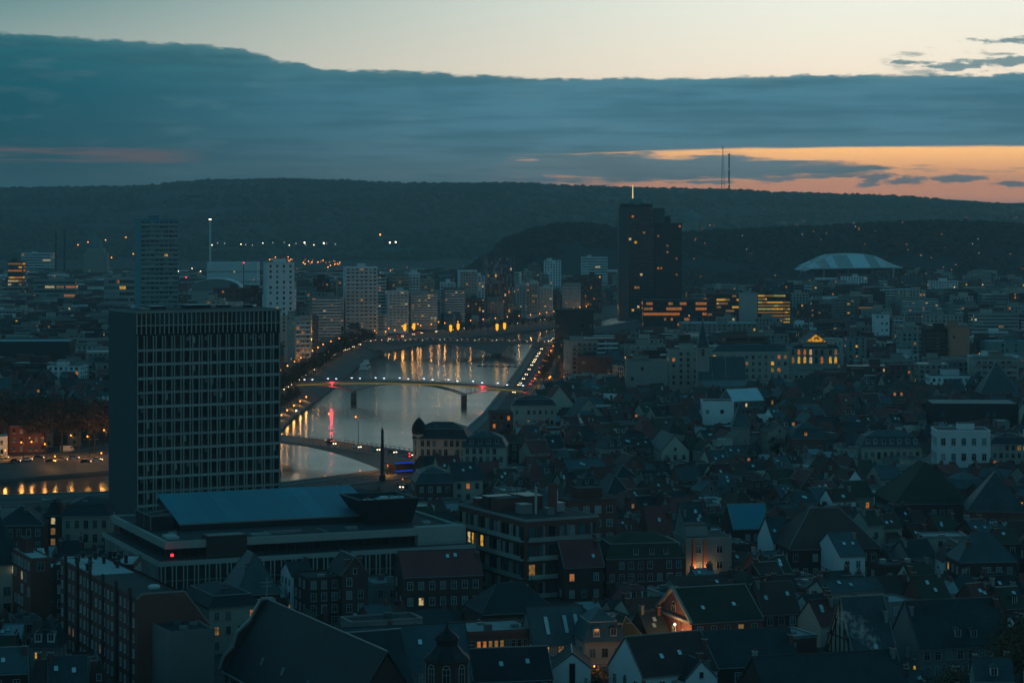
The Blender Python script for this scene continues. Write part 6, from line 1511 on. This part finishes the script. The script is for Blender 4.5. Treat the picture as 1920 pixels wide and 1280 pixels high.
b = MB(); b.box(w/2, w/2+5.4, -d/2, d/2, -.5, 13.6, BRICK, False); b.mesh([(w/2, -d/2, z+.4), (w/2+5.5, -d/2, 13.9), (w/2+5.5, d/2, 13.9), (w/2, d/2, z+.4)], [(0, 1, 2, 3)], SLATE); b.build('side_wall', t)
for i in range(6): b = MB(); b.box(-.45, 0, -.55, .55, 0, z+1.5, BRICK2); b.build('pier', t, (-w/2, -d/2+4+i*10.5, 0))
b = MB(); b.lathe([(1.3, z-.2), (1.3, z+.3), (.9, z+.55)], FRAME, 12); b.build('roof_dome', t, (w*.22, -d/2+12, 0))
s = find('pale-roofed brick block'); t = s['root']
for i in range(9): b = MB(); b.bar((0, 0, s['z']-.2), (0, 0, s['z']+1.4), .45, METALD, 8); b.bar((0, 0, s['z']+1.4), (0, 0, s['z']+1.7), .7, METALD, 8); b.build('roof_vent', t, (fr.uniform(-.45, .45)*s['w'], fr.uniform(-.4, .4)*s['d'], 0))
# floodlit pediment on the left gable of the hall
s = PED; t = s['root']; w, d, ze, rh = s['w'], s['d'], s['ze'], s['rh']; x = -w/2-.25
b = MB(); b.bar((x-.1, -d/2-.5, ze), (x-.1, d/2+.5, ze), .42, STONE); b.bar((x-.1, -d/2-.6, ze), (x-.1, 0, ze+rh+.3), .42, STONE); b.bar((x-.1, d/2+.6, ze), (x-.1, 0, ze+rh+.3), .42, STONE); b.build('pediment_frame', t)
put('window', win_mesh(1.8, 1.2, 'arch', GLASS), t, (-w/2-.05, 0, ze+1.2), -pi/2)
for y in (-5.5, 0, 5.5):
    for z in (1, 5.6): put('window', win_mesh(1.5, 2.6, 'white', GLASS), t, (-w/2-.02, y, z), -pi/2)
for k, (y, z, e) in enumerate(((-8.3, 6.5, 1700), (0, 1.4, 900), (-4, 9.4, 500))):
    tx = MB(); tx.lathe([(.1, -.3), (.3, 0), (.1, .3)], E_LAMPW, 8); tx.build('floodlight', t, (-w/2-1.6, y, z))
    Lg = bpy.data.lights.new('flood', 'POINT'); Lg.energy = e; Lg.color = (1, .56, .2); Lg.shadow_soft_size = .3
    lo_ = bpy.data.objects.new('flood', Lg); C.objects.link(lo_); lo_.parent = t; lo_.location = (-w/2-2.0, y, z)
# half-timber gable
s = find('tall steep-roofed half'); t = s['root']; w, d, ze, rh = s['w'], s['d'], s['ze'], s['rh']; x = -w/2-.1
for k in range(7):
    y = -d/2+d*(k+.5)/7; top = ze+rh*(1-abs(y)/(d/2))-.3; b = MB(); b.bar((x, y, 3), (x, y, top), .16, TIMBER); b.build('timber', t)
for z in (ze, ze+rh*.33, ze+rh*.62):
    hw = d/2*(1-max(0, z-ze)/rh)-.2; b = MB(); b.bar((x-.02, -hw, z), (x-.02, hw, z), .16, TIMBER); b.build('timber', t)
for sg in (-1, 1):
    b = MB(); b.bar((x-.04, sg*d*.42, ze), (x-.04, sg*d*.1, ze+rh*.62), .15, TIMBER); b.build('timber', t)
# small white gable: tall dark window
s = find('white gable wall'); t = s['root']; put('window', win_mesh(1.0, 6.2, 'dark', GLASS), t, (0, -s['d']/2, 2.2)); s = find('big white house'); put('window', win_mesh(1.0, 3, 'arch', GLASS), s['root'], (-s['w']/2, 0, 3.5), -pi/2)
# lit strips
s = find('grey flat block with two orange'); t = s['root']
for px in (-.32, -.08):
    b = MB(); b.box(-.45, .45, -.5, 0, .5, s['z']-.2, BRICKR); b.build('lit_strip', t, (px*s['w'], -s['d']/2, 0))
    Lg = bpy.data.lights.new('strip_light', 'POINT'); Lg.energy = 160; Lg.color = (1, .55, .2); Lg.shadow_soft_size = .2
    lo_ = bpy.data.objects.new('strip_light', Lg); C.objects.link(lo_); lo_.parent = t; lo_.location = (px*s['w']+.2, -s['d']/2-1.6, s['z']*.45)
    b = MB(); b.lathe([(.05, -.15), (.14, 0), (.05, .15)], E_LAMP, 6); b.build('wall_lamp', t, (px*s['w'], -s['d']/2-.8, s['z']*.45))
# turret of the river mansion
s = M1; t = s['root']; b = MB(); x, y = -s['w']/2+2.1, -s['d']/2+2.1; b.lathe([(2.4, 0), (2.4, 15), (2.7, 15.1), (2.7, 15.6)], CREAM, 12); b.build('turret_wall', t, (x, y, 0))
b = MB(); b.lathe([(2.6, 15.6), (2.9, 17), (2.7, 18.6), (1.9, 20.2), (.9, 21.3), (.1, 21.9)], SLATE, 12); b.bar((0, 0, 21.8), (0, 0, 23.4), .12, ZINC); b.build('turret_dome', t, (x, y, 0))
# white roof edge and hip roof of the long cream building
s = LWB; b = MB(); b.box(-s['w']/2, s['w']/2, -s['d']/2-.35, -s['d']/2-.15, s['z']+.05, s['z']+.3, WHITE); b.build('roof_edge', s['root'])
b = MB(); roof_geo(b, s['w']-1, s['d']-1, s['z'], 4.2, 'hip', SLATE2); b.build('hip_roof', s['root'])
# roof clutter of the balcony block
s = find('brick apartment block with balcony'); t = s['root']; z = s['z']
for x, y, a, c, h, m in ((-5, 8, 7, 4, 3, RUST), (2, 2, 5, 5, 3.4, BRICK), (6, -6, 3, 3, 2, ZINC), (-4, -6, 3, 4, 2.2, GREY), (5, 12, 6, 4, 2.6, RUST), (1, -11, 2, 2, 1.4, ZINC), (-6, 16, 3, 3, 1.6, BRICK)):
    b = MB(); b.box(-a/2, a/2, -c/2, c/2, z-.3, z+h, m); b.box(-a/2-.15, a/2+.15, -c/2-.15, c/2+.15, z+h, z+h+.15, ZINC); b.build('roof_unit', t, (x, y, 0))
for x, y, h in ((-2, -9, 7), (8, -2, 5)): b = MB(); b.bar((0, 0, z-.3), (0, 0, z+h), .35, FRAME, 8); b.build('flue', t, (x, y, 0))
b = MB(); b.box(-1.1, 1.1, -.5, .5, z-.3, z+7.5, BRICK); b.build('chimney', t, (3.5, -8, 0))
# white screen house smoke
SM = bpy.data.materials.new('chimney_smoke'); SM.use_nodes = True; tt_ = SM.node_tree; tt_.nodes.clear()
pv = nd('ShaderNodeVolumePrincipled', tt_); pv.inputs['Color'].default_value = (.9, .92, .92, 1); g = nd('ShaderNodeNewGeometry', tt_); n_ = nd('ShaderNodeTexNoise', tt_); n_.inputs['Scale'].default_value = .75; n_.inputs['Detail'].default_value = 5
tt_.links.new(g.outputs['Position'], n_.inputs['Vector']); tt_.links.new(mth('MULTIPLY', sstep(n_.outputs['Fac'], .47, .72, tree=tt_), .55, tree=tt_), pv.inputs['Density'])
o_ = nd('ShaderNodeOutputMaterial', tt_); tt_.links.new(pv.outputs[0], o_.inputs['Volume'])
b = MB(); Ys = 482; rnd = random.Random(2)
path = [(1650, 1224, .6), (1646, 1216, 1.0), (1641, 1208, 1.4), (1635, 1200, 1.8), (1628, 1192, 2.1), (1620, 1184, 2.3), (1612, 1177, 2.4), (1603, 1170, 2.4), (1594, 1165, 2.2), (1585, 1161, 1.9)]
for px, py, r_ in path:
    X, Z = gx(px, Ys), gz(py, Ys)
    for q in range(1): b.lathe([(.05, Z-r_), (r_*.75, Z-r_*.7), (r_, Z), (r_*.75, Z+r_*.7), (.05, Z+r_)], SM, 10, X, Ys)
b.build('chimney_smoke', kind='stuff', label='pale drifting chimney smoke by the half-timbered house')
b = MB()
for px, py, r_ in ((1343, 546, 2.4), (1345, 541, 3.6), (1347, 536, 3.4)):
    Ys = 2290; X, Z = gx(px, Ys), gz(py, Ys); b.lathe([(.05, Z-r_), (r_*.75, Z-r_*.7), (r_, Z), (r_*.75, Z+r_*.7), (.05, Z+r_)], SM, 10, X, Ys)
b.build('roof_steam', kind='stuff', label='small puff of steam above the lit office roofs')
# ---------------------------------------------------------------- trees
tn = {}
def plant(x, y, z, kind, s_, where):
    tn.setdefault((where, kind), []).append((x, y, z, s_))
tr_ = random.Random(5)
for k in range(15):
    px = -8+k*15.5; Y = 1012+(k % 2)*26; plant(gx(px, Y), Y, 0, 'brown', tr_.uniform(1.05, 1.3), 'in the row on the far left bank')
pl = offset(LBI, 1.6); s = 0
while s < plen(pl):
    x, y, a = along(pl, s)
    if 1090 < y < 1860: plant(x, y, 0, 'green' if tr_.random() < .5 else 'brown', tr_.uniform(.6, .85), 'along the left quay')
    s += 11
pl = offset(LBI, -7); s = 0
while s < plen(pl):
    x, y, a = along(pl, s)
    if 1120 < y < 1320 or 2020 < y < 2400: plant(x, y, -3, 'brown', tr_.uniform(.4, .6), 'on the sloping embankment')
    s += 15
pl = offset(RB, -21); s = 0
while s < plen(pl):
    x, y, a = along(pl, s)
    if 1400 < y < 1900: plant(x, y, 0, 'brown', tr_.uniform(.45, .65), 'along the right quay')
    s += 19
for px, py in ((905, 605), (925, 608), (945, 606), (965, 610), (880, 606), (820, 612), (800, 612), (985, 655), (990, 650)):
    Y = 1950 if py < 640 else 1850; X = gx(px, Y)
    if not in_poly(X, Y, RIVER): plant(X, Y, 0, 'brown', .8, 'behind the far bridge')
for k in range(60):
    Y = tr_.uniform(470, 1500); px = tr_.uniform(900, 1915); X = gx(px, Y)
    if dry([(X, Y)], Y) and free(corners(X, Y, 0, 5, 5)): plant(X, Y, 0, tr_.choice(('green', 'green', 'brown')), tr_.uniform(.45, .75), 'in the courtyards of the old town')
for k in range(34):
    Y = tr_.uniform(1060, 1600); px = tr_.uniform(0, 205); X = gx(px, Y)
    if free(corners(X, Y, 0, 6, 6)) and dry([(X, Y)], Y): plant(X, Y, 0, tr_.choice(('green', 'brown')), tr_.uniform(.6, .9), 'among the houses behind the left bank')
for px, py, s_ in ((1895, 1262, 1.0), (1915, 1235, 1.2), (1860, 1290, .9), (1800, 1300, .8), (1750, 1300, .75), (1120, 1262, .55), (1105, 1250, .5)):
    x, y = at(px, py, 6); plant(x, y, 0, 'autumn', s_, 'low at the bottom edge')
for (where, kind), lst in tn.items():
    lst.sort(key=lambda q: proj(*q[:3])[0]); kn = {'brown': 'bare brownish', 'green': 'dark green', 'autumn': 'rusty autumn'}[kind]
    for i, (x, y, z, s_) in enumerate(lst): tree(x, y, z, kind, s_, f"{kn} tree {where}, {ordn(i+1)} such from the left", f'{kn} trees {where}')
# ---------------------------------------------------------------- haze
hm = bpy.data.materials.new('haze_air'); hm.use_nodes = True; t_ = hm.node_tree; t_.nodes.clear()
pv = nd('ShaderNodeVolumePrincipled', t_); pv.inputs['Color'].default_value = (.63, .91, 1, 1); pv.inputs['Density'].default_value = .000084; pv.inputs['Anisotropy'].default_value = .42
o_ = nd('ShaderNodeOutputMaterial', t_); t_.links.new(pv.outputs[0], o_.inputs['Volume'])
b = MB(); b.box(-9800, 9800, -900, 14900, WZ-5, 320, hm); b.build('haze', kind='stuff', label='thin evening haze filling the valley air')
